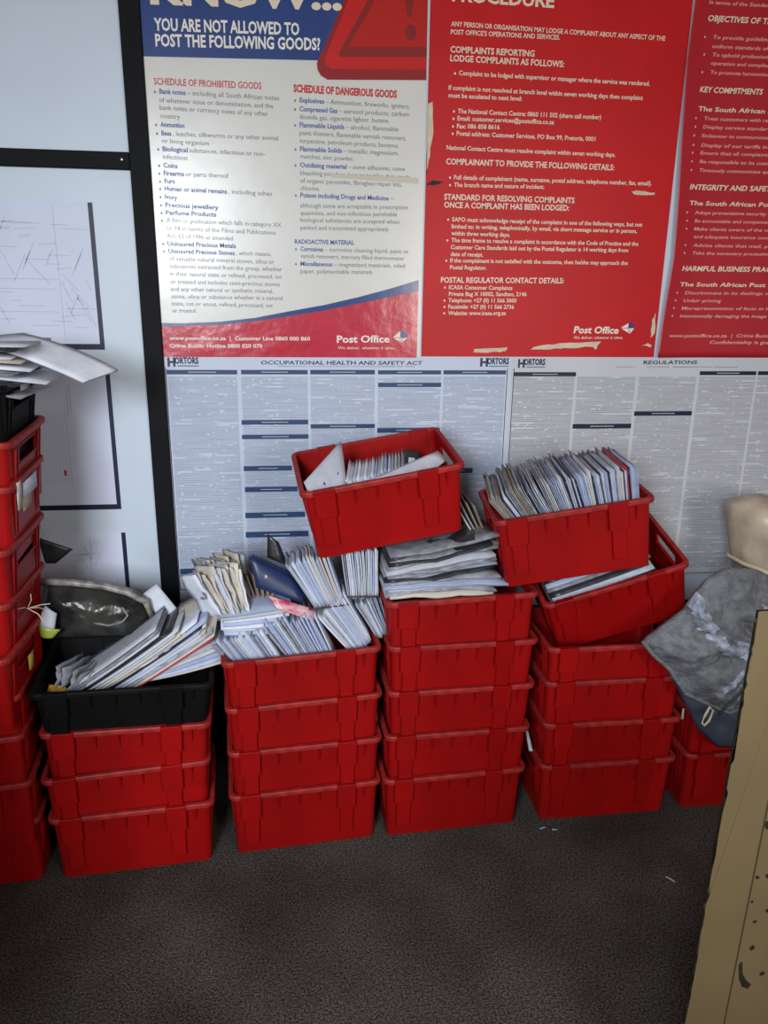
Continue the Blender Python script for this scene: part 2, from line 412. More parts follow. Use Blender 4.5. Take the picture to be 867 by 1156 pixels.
  ('and adequate insurance cover for valuable', 1.7975, 1.9154, 2.2075, 1.918, 11, 0.8),
  ('Advise clients that mail, particularly of a', 1.7991, 1.8875, 2.2309, 1.8901, 11, 0.8),
  ('Take the necessary precautions to', 1.799, 1.8624, 2.1296, 1.8644, 11, 0.8),
  ('Discriminate in its dealings with its clients', 1.7902, 1.7306, 2.2493, 1.7329, 11, 0.8),
  ('Unfair pricing', 1.7879, 1.7047, 1.9291, 1.7053, 11, 0.8),
  ('Misrepresentation of facts in its dealings with clients', 1.7848, 1.6786, 2.3512, 1.6813, 11, 0.8),
  ('Intentionally damaging the image of other operators', 1.7825, 1.6524, 2.3079, 1.6548, 11, 0.8),
  ('www.postoffice.co.za  |  Crime Buster Hotline 0800 020 070', 1.7481, 1.5842, 2.3802, 1.5868, 12, 1),
  ('Confidentiality is guaranteed', 1.9066, 1.5618, 2.2234, 1.563, 12, 1),
 ],
 'occ': [
  ('OCCUPATIONAL HEALTH AND SAFETY ACT', 0.3205, 1.4859, 0.8697, 1.4856, 13, 1.6),
  ('H', 0.0157, 1.4797, 0.0415, 1.4798, 28, 4),
  ('ORTORS', 0.0393, 1.488, 0.1167, 1.4882, 21, 3.6),
  ('H', 1.0737, 1.4817, 1.1021, 1.4818, 28, 4),
  ('ORTORS', 1.0987, 1.489, 1.1767, 1.4892, 21, 3.6),
 ],
 'reg': [
  ('REGULATIONS', 1.6693, 1.4893, 1.8724, 1.4909, 13, 1.6),
  ('H', 1.2094, 1.4779, 1.2335, 1.4779, 28, 4),
  ('ORTORS', 1.2308, 1.4863, 1.3077, 1.4864, 21, 3.6),
 ],
}
# printed shapes on the posters, in wall coordinates
ART = {
 'dots1': [(0.0314, 2.2942), (0.0288, 2.2038), (0.0297, 2.1797), (0.0303, 2.1355), (0.0298, 2.0894), (0.0288, 2.0671), (0.0298, 2.0442), (0.0287, 2.0232), (0.0281, 1.9995), (0.0276, 1.9757), (0.0277, 1.9528), (0.0278, 1.9309), (0.0269, 1.8611), (0.0281, 1.8392), (0.4509, 2.2871), (0.4504, 2.2624), (0.4495, 2.2175), (0.4493, 2.1493), (0.4484, 2.1032), (0.4477, 2.0152), (0.4451, 1.8535), (0.4443, 1.8079)],
 'dots2': [(0.9491, 2.3829), (0.9499, 2.2756), (0.9492, 2.2549), (0.9486, 2.2324), (0.9484, 2.2115), (0.9446, 2.0823), (0.9455, 2.06), (0.9432, 1.955), (0.9429, 1.8908), (0.9416, 1.8273), (0.9402, 1.7416), (0.9399, 1.6994), (0.9406, 1.6786), (0.9404, 1.6578)],
 'dots3': [(1.7553, 2.5198), (1.76, 2.4703), (1.7602, 2.4199), (1.7561, 2.2847), (1.7572, 2.2595), (1.7562, 2.2334), (1.7578, 2.2047), (1.7575, 2.1814), (1.759, 2.155), (1.7598, 2.1285), (1.7614, 1.9966), (1.7648, 1.9704), (1.7661, 1.9446), (1.7695, 1.8921), (1.7692, 1.8671), (1.7601, 1.7355), (1.7577, 1.7097), (1.7546, 1.6837), (1.7521, 1.6576)],
 'band_top': [(-0.0045, 1.6177), (0.0796, 1.6184), (0.1915, 1.6238), (0.3048, 1.637), (0.4191, 1.6593), (0.5341, 1.6805), (0.6498, 1.7075), (0.7543, 1.7355), (0.8499, 1.7646)],
 'band_bot': [(-0.005, 1.61), (0.0791, 1.6096), (0.1911, 1.6138), (0.3044, 1.6259), (0.4187, 1.6437), (0.5339, 1.6627), (0.6499, 1.6863), (0.7548, 1.7088), (0.8508, 1.729)],
 'tri': [(0.6039, 2.566), (0.5186, 2.392), (0.5209, 2.3743), (0.5307, 2.359), (0.5507, 2.3487), (0.8586, 2.3602), (0.8563, 2.5791)],
 'trimid': [(0.6162, 2.5667), (0.5411, 2.4018), (0.546, 2.3887), (0.5609, 2.3787), (0.8577, 2.3897), (0.8563, 2.5791)],
 'triband': [(0.6755, 2.5697), (0.5852, 2.4215), (0.5912, 2.4129), (0.8573, 2.424), (0.8563, 2.5791)],
 'triin': [(0.6963, 2.5708), (0.6137, 2.4396), (0.857, 2.4517), (0.8558, 2.5791)],
 'excl': [(0.781, 2.5752), (0.7961, 2.5291), (0.8072, 2.5297), (0.8151, 2.577)],
 'dot': (0.8071, 2.488),
 'blue_bottom': [(-0.0008, 2.3878), (0.52, 2.4003)],
 'logo1': [(0.7663, 1.5761), (0.7921, 1.5981), (0.8164, 1.5764), (0.7928, 1.5589)],
 'logo2': [(1.5719, 1.6144), (1.5994, 1.6309), (1.6207, 1.6148), (1.6034, 1.5937)],
 'tear': [[(1.0472, 1.529), (1.0514, 1.5399), (1.1688, 1.5467), (1.1602, 1.5331), (1.1462, 1.5294)], [(1.2473, 1.5389), (1.2639, 1.5481), (1.354, 1.5613), (1.5035, 1.5675), (1.4866, 1.54), (1.476, 1.5491), (1.3697, 1.545), (1.322, 1.5393)], [(1.562, 2.0559), (1.5763, 2.0613), (1.6442, 2.0565), (1.6451, 2.0491), (1.5778, 2.0481)], [(1.6848, 1.5796), (1.6832, 1.6434), (1.6943, 1.6661), (1.6984, 1.598)], [(1.6571, 1.5537), (1.6711, 1.5611), (1.6913, 1.5575), (1.6922, 1.5502)], [(0.8662, 2.0594), (0.8902, 2.0735), (0.927, 2.069), (0.8907, 2.0569)], [(0.8663, 2.2931), (0.8802, 2.3012), (0.8858, 2.2127), (0.8713, 2.1216), (0.8667, 2.0821)]],
 'qedge': [(1.7085, 2.6233), (1.7016, 2.449), (1.7103, 2.2283), (1.7205, 2.038), (1.7281, 1.8508), (1.7185, 1.6916), (1.7113, 1.5178)],
 'bars': [(0.0109, 1.4524, 0.2415, 1.4674), (0.2546, 1.4526, 0.4769, 1.4677), (0.4856, 1.4527, 0.7059, 1.468), (0.7173, 1.4528, 0.9369, 1.4669), (0.9453, 1.453, 1.1683, 1.4672), (0.7178, 1.4095, 0.9384, 1.4242), (0.2494, 1.282, 0.4758, 1.2981), (0.2488, 1.2321, 0.4765, 1.2474), (0.2503, 1.1195, 0.4177, 1.1369), (0.2517, 1.0433, 0.4353, 1.0618), (0.2497, 0.9483, 0.4603, 0.9686), (0.2485, 0.8755, 0.4712, 0.897), (0.4844, 1.267, 0.7077, 1.2819), (0.7165, 1.2502, 0.9393, 1.2669), (0.9713, 1.1006, 1.0646, 1.119), (0.0116, 0.7439, 0.1593, 0.7647)],
 'rbars': [(1.1973, 1.4464, 1.4231, 1.461), (1.8876, 1.451, 2.1059, 1.465), (2.1131, 1.4511, 2.3021, 1.4652), (1.4265, 1.2589, 1.6478, 1.2761), (1.6549, 1.3043, 1.8765, 1.321)],
}


# ------------------------------------------------------------------ object helpers
def new_mesh(name, bm, m=None, smooth=False):
    bmesh.ops.recalc_face_normals(bm, faces=bm.faces[:])
    me = bpy.data.meshes.new(name)
    bm.to_mesh(me)
    bm.free()
    if m: me.materials.append(m)
    if smooth:
        for p in me.polygons: p.use_smooth = True
    return me


def link(name, me, parent=None, mw=None):
    o = bpy.data.objects.new(name, me)
    COL.objects.link(o)
    if parent is not None: o.parent = parent
    if mw is not None:
        if parent is not None: o.matrix_local = mw
        else: o.matrix_world = mw
    return o


def obj(name, bm, m, parent=None, smooth=False, mw=None):
    return link(name, new_mesh(name, bm, m, smooth), parent, mw)


def tag(o, label=None, cat=None, group=None, kind=None):
    if label: o['label'] = label
    if cat: o['category'] = cat
    if group: o['group'] = group
    if kind: o['kind'] = kind
    return o


def thing(name, label, cat, mw=None, group=None):
    o = bpy.data.objects.new(name, None)
    o.empty_display_size = 0.05
    COL.objects.link(o)
    if mw is not None: o.matrix_world = mw
    return tag(o, label, cat, group)


def part_label(o, t):
    o['label'] = t
    return o


def T3(x, y, z): return Matrix.Translation((x, y, z))


def box(bm, x0, x1, y0, y1, z0, z1, bev=0.0):
    vs = [bm.verts.new((x, y, z)) for x in (x0, x1) for y in (y0, y1) for z in (z0, z1)]
    fs = [(0, 1, 3, 2), (4, 6, 7, 5), (0, 4, 5, 1), (2, 3, 7, 6), (0, 2, 6, 4), (1, 5, 7, 3)]
    ff = [bm.faces.new([vs[i] for i in f]) for f in fs]
    if bev > 0:
        es = set(e for f in ff for e in f.edges)
        bmesh.ops.bevel(bm, geom=list(es), offset=bev, segments=2, profile=0.5, affect='EDGES')


def hexa(bm, pts):
    vs = [bm.verts.new(p) for p in pts]          # bottom ring 0-3, top ring 4-7
    for f in ((0, 3, 2, 1), (4, 5, 6, 7), (0, 1, 5, 4), (1, 2, 6, 5), (2, 3, 7, 6), (3, 0, 4, 7)):
        bm.faces.new([vs[i] for i in f])


def tube(bm, pts, r, seg=6, closed=False):
    rings = []
    n = len(pts)
    pts = [Vector(p) for p in pts]
    for i, p in enumerate(pts):
        a = pts[(i - 1) % n] if (closed or i > 0) else p
        b = pts[(i + 1) % n] if (closed or i < n - 1) else p
        d = (b - a).normalized()
        u = d.orthogonal().normalized() if abs(d.z) > 0.9 else d.cross(Vector((0, 0, 1))).normalized()
        v = d.cross(u)
        rings.append([bm.verts.new(p + r * (cos(2 * pi * k / seg) * u + sin(2 * pi * k / seg) * v)) for k in range(seg)])
    for i in range(n if closed else n - 1):
        A, B = rings[i], rings[(i + 1) % n]
        for k in range(seg):
            bm.faces.new((A[k], A[(k + 1) % seg], B[(k + 1) % seg], B[k]))
    if not closed:
        bm.faces.new(rings[0][::-1])
        bm.faces.new(rings[-1])


# ------------------------------------------------------------------ flat print on the wall
def plate(bm, pts, y, t=0.0004):
    """a thin solid plate with outline pts (x, z), its front face at y, lying back by t"""
    pts = [Vector((p[0], y, p[1])) for p in pts]
    a = sum(pts[i].x * pts[(i + 1) % len(pts)].z - pts[(i + 1) % len(pts)].x * pts[i].z for i in range(len(pts)))
    if a < 0: pts = pts[::-1]
    f = [bm.verts.new(p) for p in pts]
    b = [bm.verts.new(p + Vector((0, t, 0))) for p in pts]
    n = len(pts)
    faces = [bm.faces.new(f), bm.faces.new(b[::-1])]
    for i in range(n):
        bm.faces.new((f[i], b[i], b[(i + 1) % n], f[(i + 1) % n]))
    bmesh.ops.triangulate(bm, faces=faces)


def rect(x0, z0, x1, z1): return [(x0, z0), (x1, z0), (x1, z1), (x0, z1)]


def disc(cx, cz, rx, rz, n=14): return [(cx + rx * cos(2 * pi * k / n), cz + rz * sin(2 * pi * k / n)) for k in range(n)]


GLYPH = {}


def glyphs(txt, weight):
    cu = bpy.data.curves.new('lettering', 'FONT')
    cu.body = txt
    cu.size = 1.0
    cu.resolution_u = 2
    cu.offset = 0.013 * weight
    o = bpy.data.objects.new('lettering', cu)
    me = bpy.data.meshes.new_from_object(o)
    bpy.data.objects.remove(o)
    vs = [(v.co.x, v.co.y) for v in me.vertices]
    fs = [tuple(p.vertices) for p in me.polygons]
    bpy.data.meshes.remove(me)
    bpy.data.curves.remove(cu)
    return vs, fs


def write(bm, line, y, shear=0.0):
    txt, x0, z0, x1, z1, h, wgt = line
    vs, fs = glyphs(txt, wgt)
    if not vs: return
    mn = min(v[0] for v in vs)
    mx = max(v[0] for v in vs)
    sx = (x1 - x0) / (mx - mn)
    sl = (z1 - z0) / (x1 - x0)
    sz = h / 1000.0 / 0.73
    V = []
    for a, b in vs:
        x = x0 + (a - mn) * sx + b * sz * shear
        V.append(bm.verts.new((x, y, z0 + (x - x0) * sl + b * sz)))
    for f in fs:
        try: bm.faces.new([V[i] for i in f])
        except ValueError: pass


def lettering(name, lines, m, parent, y, shear=0.0):
    bm = bmesh.new()
    for l in lines: write(bm, l, y, shear)
    me = bpy.data.meshes.new(name)
    bm.to_mesh(me)
    bm.free()
    me.materials.append(m)
    return link(name, me, parent)


def each_shape(name, polys, m, y, label=None):
    out = []
    for q in polys:
        o = shapes(name, [q], m, None, y)
        if label: o['label'] = label
        out.append(o)
    return out


def each_line(name, lines, m, y, shear=0.0):
    return [lettering(name, [l], m, None, y, shear) for l in lines]


def shapes(name, polys, m, parent, y):
    bm = bmesh.new()
    for p in polys: plate(bm, p, y)
    return obj(name, bm, m, parent)


# ------------------------------------------------------------------ the setting
XL, XR, YF, ZC = -1.75, 3.3, -5.2, 3.05


def structure(name, x0, x1, y0, y1, z0, z1, m):
    bm = bmesh.new()
    box(bm, x0, x1, y0, y1, z0, z1)
    return tag(obj(name, bm, m), kind='structure')


structure('floor', XL - .1, XR + .1, YF, 0.1, -0.06, 0.0, M['carpet'])
structure('wall_back', XL, XR, 0.0, 0.1, 0.0, ZC, M['wall'])
structure('wall_left', XL - .1, XL, YF, 0.1, 0.0, ZC, M['side_wall'])
structure('wall_right', XR, XR + .1, YF, 0.1, 0.0, ZC, M['side_wall'])
structure('ceiling', XL - .1, XR + .1, YF, 0.1, ZC, ZC + .06, M['ceiling'])

structure('light_block_left', XL, -0.36, -1.75, -1.65, 0.0, 1.1, M['side_wall'])  # unseen blocker added to keep window light off the lower left crates
structure('light_block_rear', XL, 1.1, -3.35, -3.2, 0.0, 1.42, M['side_wall'])  # unseen blocker added behind the camera to dim the lower crates


def bevel_structure(name, x0, x1, y0, y1, z0, z1, m):
    bm = bmesh.new()
    box(bm, x0, x1, y0, y1, z0, z1, 0.003)
    return tag(obj(name, bm, m), kind='structure')


bevel_structure('trim_1', -0.056, 0.005, -0.016, 0.0, 0.0, ZC, M['trim'])
bevel_structure('gap_shade_board', XL, XR, -0.012, 0.0, 0.0, 0.575, M['gap_shade'])  # added dark board: painted shade in the gaps between stacks
bevel_structure('trim_2', XL, -0.056, -0.016, 0.0, 2.074, 2.124, M['trim'])
bm = bmesh.new()
bmesh.ops.create_uvsphere(bm, u_segments=10, v_segments=6, radius=0.006)
bmesh.ops.scale(bm, verts=bm.verts, vec=(1, .5, 1))
tag(obj('screw', bm, M['steel'], mw=T3(-0.078, -0.017, 2.102), smooth=True), 'small steel screw head in the black horizontal strip', 'screw')

# ------------------------------------------------------------------ posters
YA, YB = -0.0016, -0.0034      # printed sheets lie flat against the wall, the top ones over the lower ones


def sheet(name, x0, z0, x1, z1, y, m, parent, t=0.001):
    bm = bmesh.new()
    plate(bm, rect(x0, z0, x1, z1), y, t)
    return obj(name, bm, m, parent)


# -- goods poster (white, blue head, red foot)
p = thing('poster', 'white poster with blue head and red warning triangle listing forbidden goods', 'poster', T3(0.43, 0, 1.51), 'posters on the back wall')
inv = T3(-0.43, 0, -1.51)


def reparent_world(objs, root):
    for o in objs:
        o.parent = root
        o.matrix_parent_inverse = root.matrix_world.inverted()


def poster(parts, root):
    reparent_world(parts, root)


Y0 = YB - 0.0012
parts = [sheet('sheet', -0.004, 1.510, 0.8605, 2.70, YB, M['poster_white'], None)]
parts.append(shapes('blue_header', [[(-0.004, 2.70), (-0.004, 2.3876), (0.62, 2.4025), (0.62, 2.70)]], M['print_blue'], None, Y0))
bt, bb = ART['band_top'], ART['band_bot']
parts.append(shapes('red_footer', [[(-0.004, 1.510)] + [(-0.004, 1.606)] + bb[1:-1] + [(0.8500, 1.729), (0.8500, 1.510)]], M['footer_red'], None, Y0))
parts.append(shapes('blue_swoosh', [[(-0.004, 1.6185)] + bt[1:-1] + [(0.8500, 1.7646), (0.8500, 1.729)] + bb[1:-1][::-1] + [(-0.004, 1.606)]], M['print_blue'], None, Y0 - .0002))


def up_to(poly, top=2.695, left=None):
    """carry an outline that leaves the photograph's top edge on up to the poster's top"""
    q = list(poly)
    dx = (q[0][0] - q[1][0]) / (q[0][1] - q[1][1])
    q[0] = (q[0][0] + dx * (top - q[0][1]), top)
    q[-1] = (q[-1][0], top)
    return q


tri = [shapes('warning_triangle', [up_to(ART['tri'])], M['tri_edge'], None, Y0 - .0004)]
parts += tri
parts.append(shapes('triangle_border', [up_to(ART['trimid'])], M['tri_mid'], None, Y0 - .0007))
parts.append(shapes('triangle_band', [up_to(ART['triband'])], M['tri_band'], None, Y0 - .0010))
parts.append(shapes('triangle_field', [up_to(ART['triin'])], M['tri_in'], None, Y0 - .0013))
ex = ART['excl']
parts.append(shapes('exclamation_mark', [[(ex[0][0] - .012, 2.66)] + ex[1:3] + [(ex[3][0] + .012, 2.66)], disc(*ART['dot'], .018, .022)], M['tri_band'], None, Y0 - .0016))
parts.append(lettering('heading', TXT['head'][:1], M['txt_cream'], None, Y0 - .0008))
parts.append(lettering('subheading', TXT['head'][1:], M['txt_white'], None, Y0 - .0008))
parts += each_line('red_heading', TXT['redhead'], M['txt_red'], Y0)
parts += each_line('bold_text', TXT['blue'], M['txt_blue'], Y0)
parts.append(lettering('body_text', TXT['grey'], M['txt_grey'], None, Y0))
parts.append(shapes('bullets', [disc(a, b, .0032, .0038, 8) for a, b in ART['dots1']], M['txt_grey'], None, Y0))
parts.append(lettering('footer_text', TXT['foot'], M['txt_white'], None, Y0 - .0008))


def logo(l, y):
    (lx, lz), (tx, tz), (rx, rz), (bx, bz) = l
    cx, cz = tx, (lz + rz) / 2
    g = .0011
    white = [[(lx, lz + g), (cx - g, tz), (cx - g, cz + g)], [(lx + .002, lz - g), (cx - 2 * g, cz - g), (bx - 2 * g, bz + .004)],
             [(cx, cz - g), (cx + .35 * (rx - cx), cz - g), (bx, bz)], [(cx + .42 * (rx - cx), cz - g), (rx, rz - g), (bx + .003, bz)]]
    a = shapes('emblem', white, M['txt_white'], None, y)
    b = shapes('emblem_ball', [[(cx + g, cz + g)] + [(cx + g + (rx - cx) * .95 * sin(pi / 2 * k / 8), cz + g + (tz - cz + .003) * cos(pi / 2 * k / 8)) for k in range(9)]], M['print_blue'], None, y)
    return [a, b]


parts += logo(ART['logo1'], Y0 - .0008)
# yellowed tape across the sheet and its right border
bm = bmesh.new()
plate(bm, [(0.56, 2.083), (0.842, 2.079), (0.842, 2.062), (0.56, 2.072)], Y0 - .0003)
parts.append(obj('tape', bm, mat('yellowed_tape', (0.50, 0.45, 0.36), 0.3, 0.5)))
poster(parts, p)

# -- complaints poster (red)
p = thing('poster', 'red poster of complaint instructions, left of the two red ones', 'poster', T3(1.28, 0, 1.51), 'posters on the back wall')
parts = [sheet('sheet', 0.8655, 1.514, 1.705, 2.70, YB, M['poster_red'], None)]
parts += each_line('heading', TXT['rhead'], M['txt_cream'], YB - .0006)
parts.append(lettering('body_text', TXT['rbody'], M['txt_cream'], None, YB - .0006))
parts.append(shapes('bullets', [disc(a, b, .0034, .0038, 8) for a, b in ART['dots2']], M['txt_cream'], None, YB - .0006))
parts.append(lettering('footer_text', TXT['rlogo'], M['txt_white'], None, YB - .0006, 0.12))
parts += logo(ART['logo2'], YB - .0006)
rngt = random.Random(3)


def rough_edges(poly):
    out = []
    for i, a in enumerate(poly):
        b = poly[(i + 1) % len(poly)]
        for k in range(4):
            t = k / 4
            j = 0 if k == 0 else 0.0022
            out.append((a[0] + (b[0] - a[0]) * t + rngt.uniform(-j, j), a[1] + (b[1] - a[1]) * t + rngt.uniform(-j, j)))
    return out


parts += each_shape('torn_patch', [rough_edges(t) for i, t in enumerate(ART['tear']) if i != 5], M['torn'], YB - .0010, 'cream patch where the red layer is torn off')
parts.append(shapes('scuff', [rough_edges(ART['tear'][5])], M['ink'], None, YB - .0004))
poster(parts, p)

# -- charter poster (crimson, curling away from the wall)
p = thing('poster', 'crimson poster of key commitments in slanted white print, right edge of the picture', 'poster', T3(2.13, 0, 1.51), 'posters on the back wall')
qe = sorted(ART['qedge'], key=lambda q: q[1])


def edge_x(z):
    for (xa, za), (xb, zb) in zip(qe, qe[1:]):
        if z <= zb: return xa + (xb - xa) * (z - za) / (zb - za)
    return qe[-1][0]


def curl(x, z):
    u = max(0.0, 1 - (x - edge_x(min(max(z, qe[0][1]), 2.6))) / 0.16)
    v = max(0.0, 1 - abs(z - 1.95) / 0.75)
    return -0.0056 - 0.016 * u * u * (0.35 + 0.65 * v) - 0.006 * max(0, 1 - (z - 1.51) / .12) * u


bm = bmesh.new()
NX, NZ = 26, 48
G_ = []
for side in (0, 1):
    g = []
    for j in range(NZ + 1):
        z = 1.514 + (2.70 - 1.514) * j / NZ
        row = []
        for i in range(NX + 1):
            e = edge_x(min(z, 2.62))
            x = e + (2.56 - e) * (i / NX) ** 1.5
            row.append(bm.verts.new((x, curl(x, z) + 0.0008 * side, z)))
        g.append(row)
    G_.append(g)
for g in G_:
    for j in range(NZ):
        for i in range(NX):
            bm.faces.new((g[j][i], g[j][i + 1], g[j + 1][i + 1], g[j + 1][i]))
A_, B_ = G_
for j in range(NZ):
    bm.faces.new((A_[j][0], A_[j + 1][0], B_[j + 1][0], B_[j][0]))
    bm.faces.new((A_[j][NX], B_[j][NX], B_[j + 1][NX], A_[j + 1][NX]))
for i in range(NX):
    bm.faces.new((A_[0][i], B_[0][i], B_[0][i + 1], A_[0][i + 1]))
    bm.faces.new((A_[NZ][i], A_[NZ][i + 1], B_[NZ][i + 1], B_[NZ][i]))
parts = [obj('sheet', bm, M['poster_red_curled'], smooth=True)]
crim = each_line('heading', TXT['qhead'], M['txt_cream'], 0.0, 0.16) + [lettering('body_text', TXT['qbody'], M['txt_pink'], None, 0.0, 0.16)]
for o in crim:
    for v in o.data.vertices: v.co.y = curl(v.co.x, v.co.z) - 0.0008
    parts.append(o)
o = shapes('bullets', [disc(a, b, .003, .0036, 8) for a, b in ART['dots3']], M['txt_pink'], None, 0.0)
for v in o.data.vertices: v.co.y += curl(v.co.x, v.co.z) - 0.0008
parts.append(o)
poster(parts, p)


# -- the two sheets of law, small print in columns
def law_poster(label, x0, x1, z0, z1, pm, tm, cols, bars, bm_, lines, root_x):
    p = thing('poster', label, 'poster', T3(root_x, 0, z0), 'posters on the back wall')
    parts = [sheet('sheet', x0, z0, x1, z1, YA, pm, None)]
    parts.append(shapes('small_print', [rect(a, z0 + .035, b, 1.446) for a, b in cols] + [rect(x0 + .38, 1.4775, x1 - .34, 1.4835)], tm, None, YA - .0003))
    for b in bars:
        o = shapes('section_bar', [rect(*b)], bm_, None, YA - .0007)
        shapes('bar_title', [rect(b[0] + (b[2] - b[0]) * .3, (b[1] + b[3]) / 2 - .0012, b[0] + (b[2] - b[0]) * .7, (b[1] + b[3]) / 2 + .0012)], M['pencil'], o, YA - .0010)
        parts.append(o)
    fr = [rect(x0 + .007, z0 + .012, x0 + .0095, 1.474), rect(x1 - .0125, z0 + .012, x1 - .010, 1.474), rect(x0 + .007, z0 + .012, x1 - .010, z0 + .0145)]
    parts.append(shapes('frame_line', fr, M['bar_dark'], None, YA - .0005))
    parts.append(lettering('title', lines[:1], M['txt_navy'], None, YA - .0006, 0.1))
    parts.append(lettering('maker_mark', lines[1:], M['txt_navy'], None, YA - .0006))
    us = []
    for l in lines[1:]:
        if len(l[0]) > 1: us.append(rect(l[1] + .008, l[2] - .0100, l[3], l[2] - .0055))
    parts.append(shapes('maker_strap', us, M['strap'], None, YA - .0006))
    poster(parts, p)
    return p


law_poster('bluish safety act poster with navy bars, left of the two sheets of law', 0.0, 1.184, 0.672, 1.5105, M['act_paper'], M['act_text'],
           [(0.014, 0.2400), (0.254, 0.4760), (0.486, 0.7055), (0.718, 0.937), (0.946, 1.167)], ART['bars'], M['bar'], TXT['occ'], 0.59)
law_poster('greyer regulations poster with black bars, right of the two sheets of law', 1.188, 2.372, 0.672, 1.5105, M['reg_paper'], M['reg_text'],
           [(1.198, 1.419), (1.430, 1.646), (1.659, 1.876), (1.889, 2.105), (2.115, 2.345)], ART['rbars'], M['bar_dark'], TXT['reg'], 1.78)


# -- the three notices on the left-hand board
def notice(label, x0, x1, z0, z1, lines, extra=()):
    p = thing('notice', label, 'notice', T3((x0 + x1) / 2, 0, z0), 'notices on the white board')
    parts = [sheet('sheet', x0, z0, x1, z1, YA, M['notice'], None)]
    parts.append(shapes('navy_border', [rect(x1 - .014, z0, x1, z1), rect(x0, z0, x1 - .014, z0 + .018)], M['bar_dark'], None, YA - .0004))
    bm = bmesh.new()
    for (a, b, c, d, t) in lines:
        dx, dz = c - a, d - b
        L = math.hypot(dx, dz)
        nx, nz = -dz / L * t, dx / L * t
        plate(bm, [(a + nx, b + nz), (a - nx, b - nz), (c - nx, d - nz), (c + nx, d + nz)], YA - .0005)
    parts.append(obj('drawn_lines', bm, M['pencil']))
    for nm, m_, rects in extra: parts.append(shapes(nm, [rect(*q) for q in rects], m_, None, YA - .0006))
    poster(parts, p)


r1 = random.Random(11)


def sketch(x0, x1, z0, z1, n):
    out = []
    for k in range(n):
        a, b = r1.uniform(x0, x1), r1.uniform(z0, z1)
        l, an = r1.uniform(.03, .10), r1.choice((0, 0, 2.3, 1.1, .1, 2.0))
        c, d = a + l * cos(an), b + l * sin(an)
        if x0 < c < x1 and z0 < d < z1: out.append((a, b, c, d, .0011))
    return out


notice('navy-bordered drawing sheet, highest of the three on the white board', -0.60, -0.180, 1.532, 1.979,
       [(-.30, 1.56, -.30, 1.97, .0008), (-.29, 1.90, -.20, 1.90, .001), (-.29, 1.66, -.20, 1.66, .001), (-.58, 1.75, -.31, 1.75, .001), (-.58, 1.65, -.31, 1.65, .001), (-.58, 1.72, -.31, 1.72, .001)] + sketch(-.58, -.2, 1.58, 1.93, 70))
notice('navy-bordered sheet with a pink mark, middle of the three on the white board', -0.56, -0.172, 0.991, 1.47,
       [(-.325, 1.07, -.325, 1.36, .001)] + [(-.325 - .012 * k, 1.09, -.325 - .012 * k, 1.33, .0006) for k in range(1, 8)] + [(-.43, 1.09 + .012 * k, -.325, 1.09 + .012 * k, .0005) for k in range(20)],
       [('side_caption', M['pencil'], [(-.318, 1.315, -.313, 1.40), (-.308, 1.33, -.304, 1.42)]), ('pink_mark', M['redprint'], [(-.348, 1.112, -.341, 1.132)])])
notice('navy-bordered sheet half hidden by mail, lowest of the three on the white board', -0.50, -0.166, 0.55, 0.906,
       [(-.30, .60, -.285, .90, .0012), (-.44, .872, -.37, .866, .001)] + sketch(-.40, -.19, .62, .86, 26))


# ------------------------------------------------------------------ crates
def rrect(L, W, r, z, seg=4):
    pts = []
    for cx, cy, a0 in ((L / 2 - r, W / 2 - r, 0), (-L / 2 + r, W / 2 - r, 90), (-L / 2 + r, -W / 2 + r, 180), (L / 2 - r, -W / 2 + r, 270)):
        for k in range(seg + 1):
            a = R(a0 + 90 * k / seg)
            pts.append((cx + r * cos(a), cy + r * sin(a), z))
    return pts


def loft(bm, loops, cap_first=True, cap_last=True, close=False):
    V = [[bm.verts.new(p) for p in l] for l in loops]
    n = len(V[0])
    m = len(V)
    for i in range(m if close else m - 1):
        A, B = V[i], V[(i + 1) % m]
        for k in range(n):
            bm.faces.new((A[k], A[(k + 1) % n], B[(k + 1) % n], B[k]))
    if not close:
        if cap_first: bm.faces.new(V[0][::-1])
        if cap_last: bm.faces.new(V[-1])


def bool_cut(me, cutters, m):
    a = link('tmp_body', me)
    b = link('tmp_cut', cutters)
    md = a.modifiers.new('cut', 'BOOLEAN')
    md.operation = 'DIFFERENCE'
    md.solver = 'EXACT'
    md.object = b
    bpy.context.view_layer.update()
    dg = bpy.context.evaluated_depsgraph_get()
    out = bpy.data.meshes.new_from_object(a.evaluated_get(dg))
    bpy.data.objects.remove(a)
    bpy.data.objects.remove(b)
    out.materials.clear()
    out.materials.append(m)
    return out


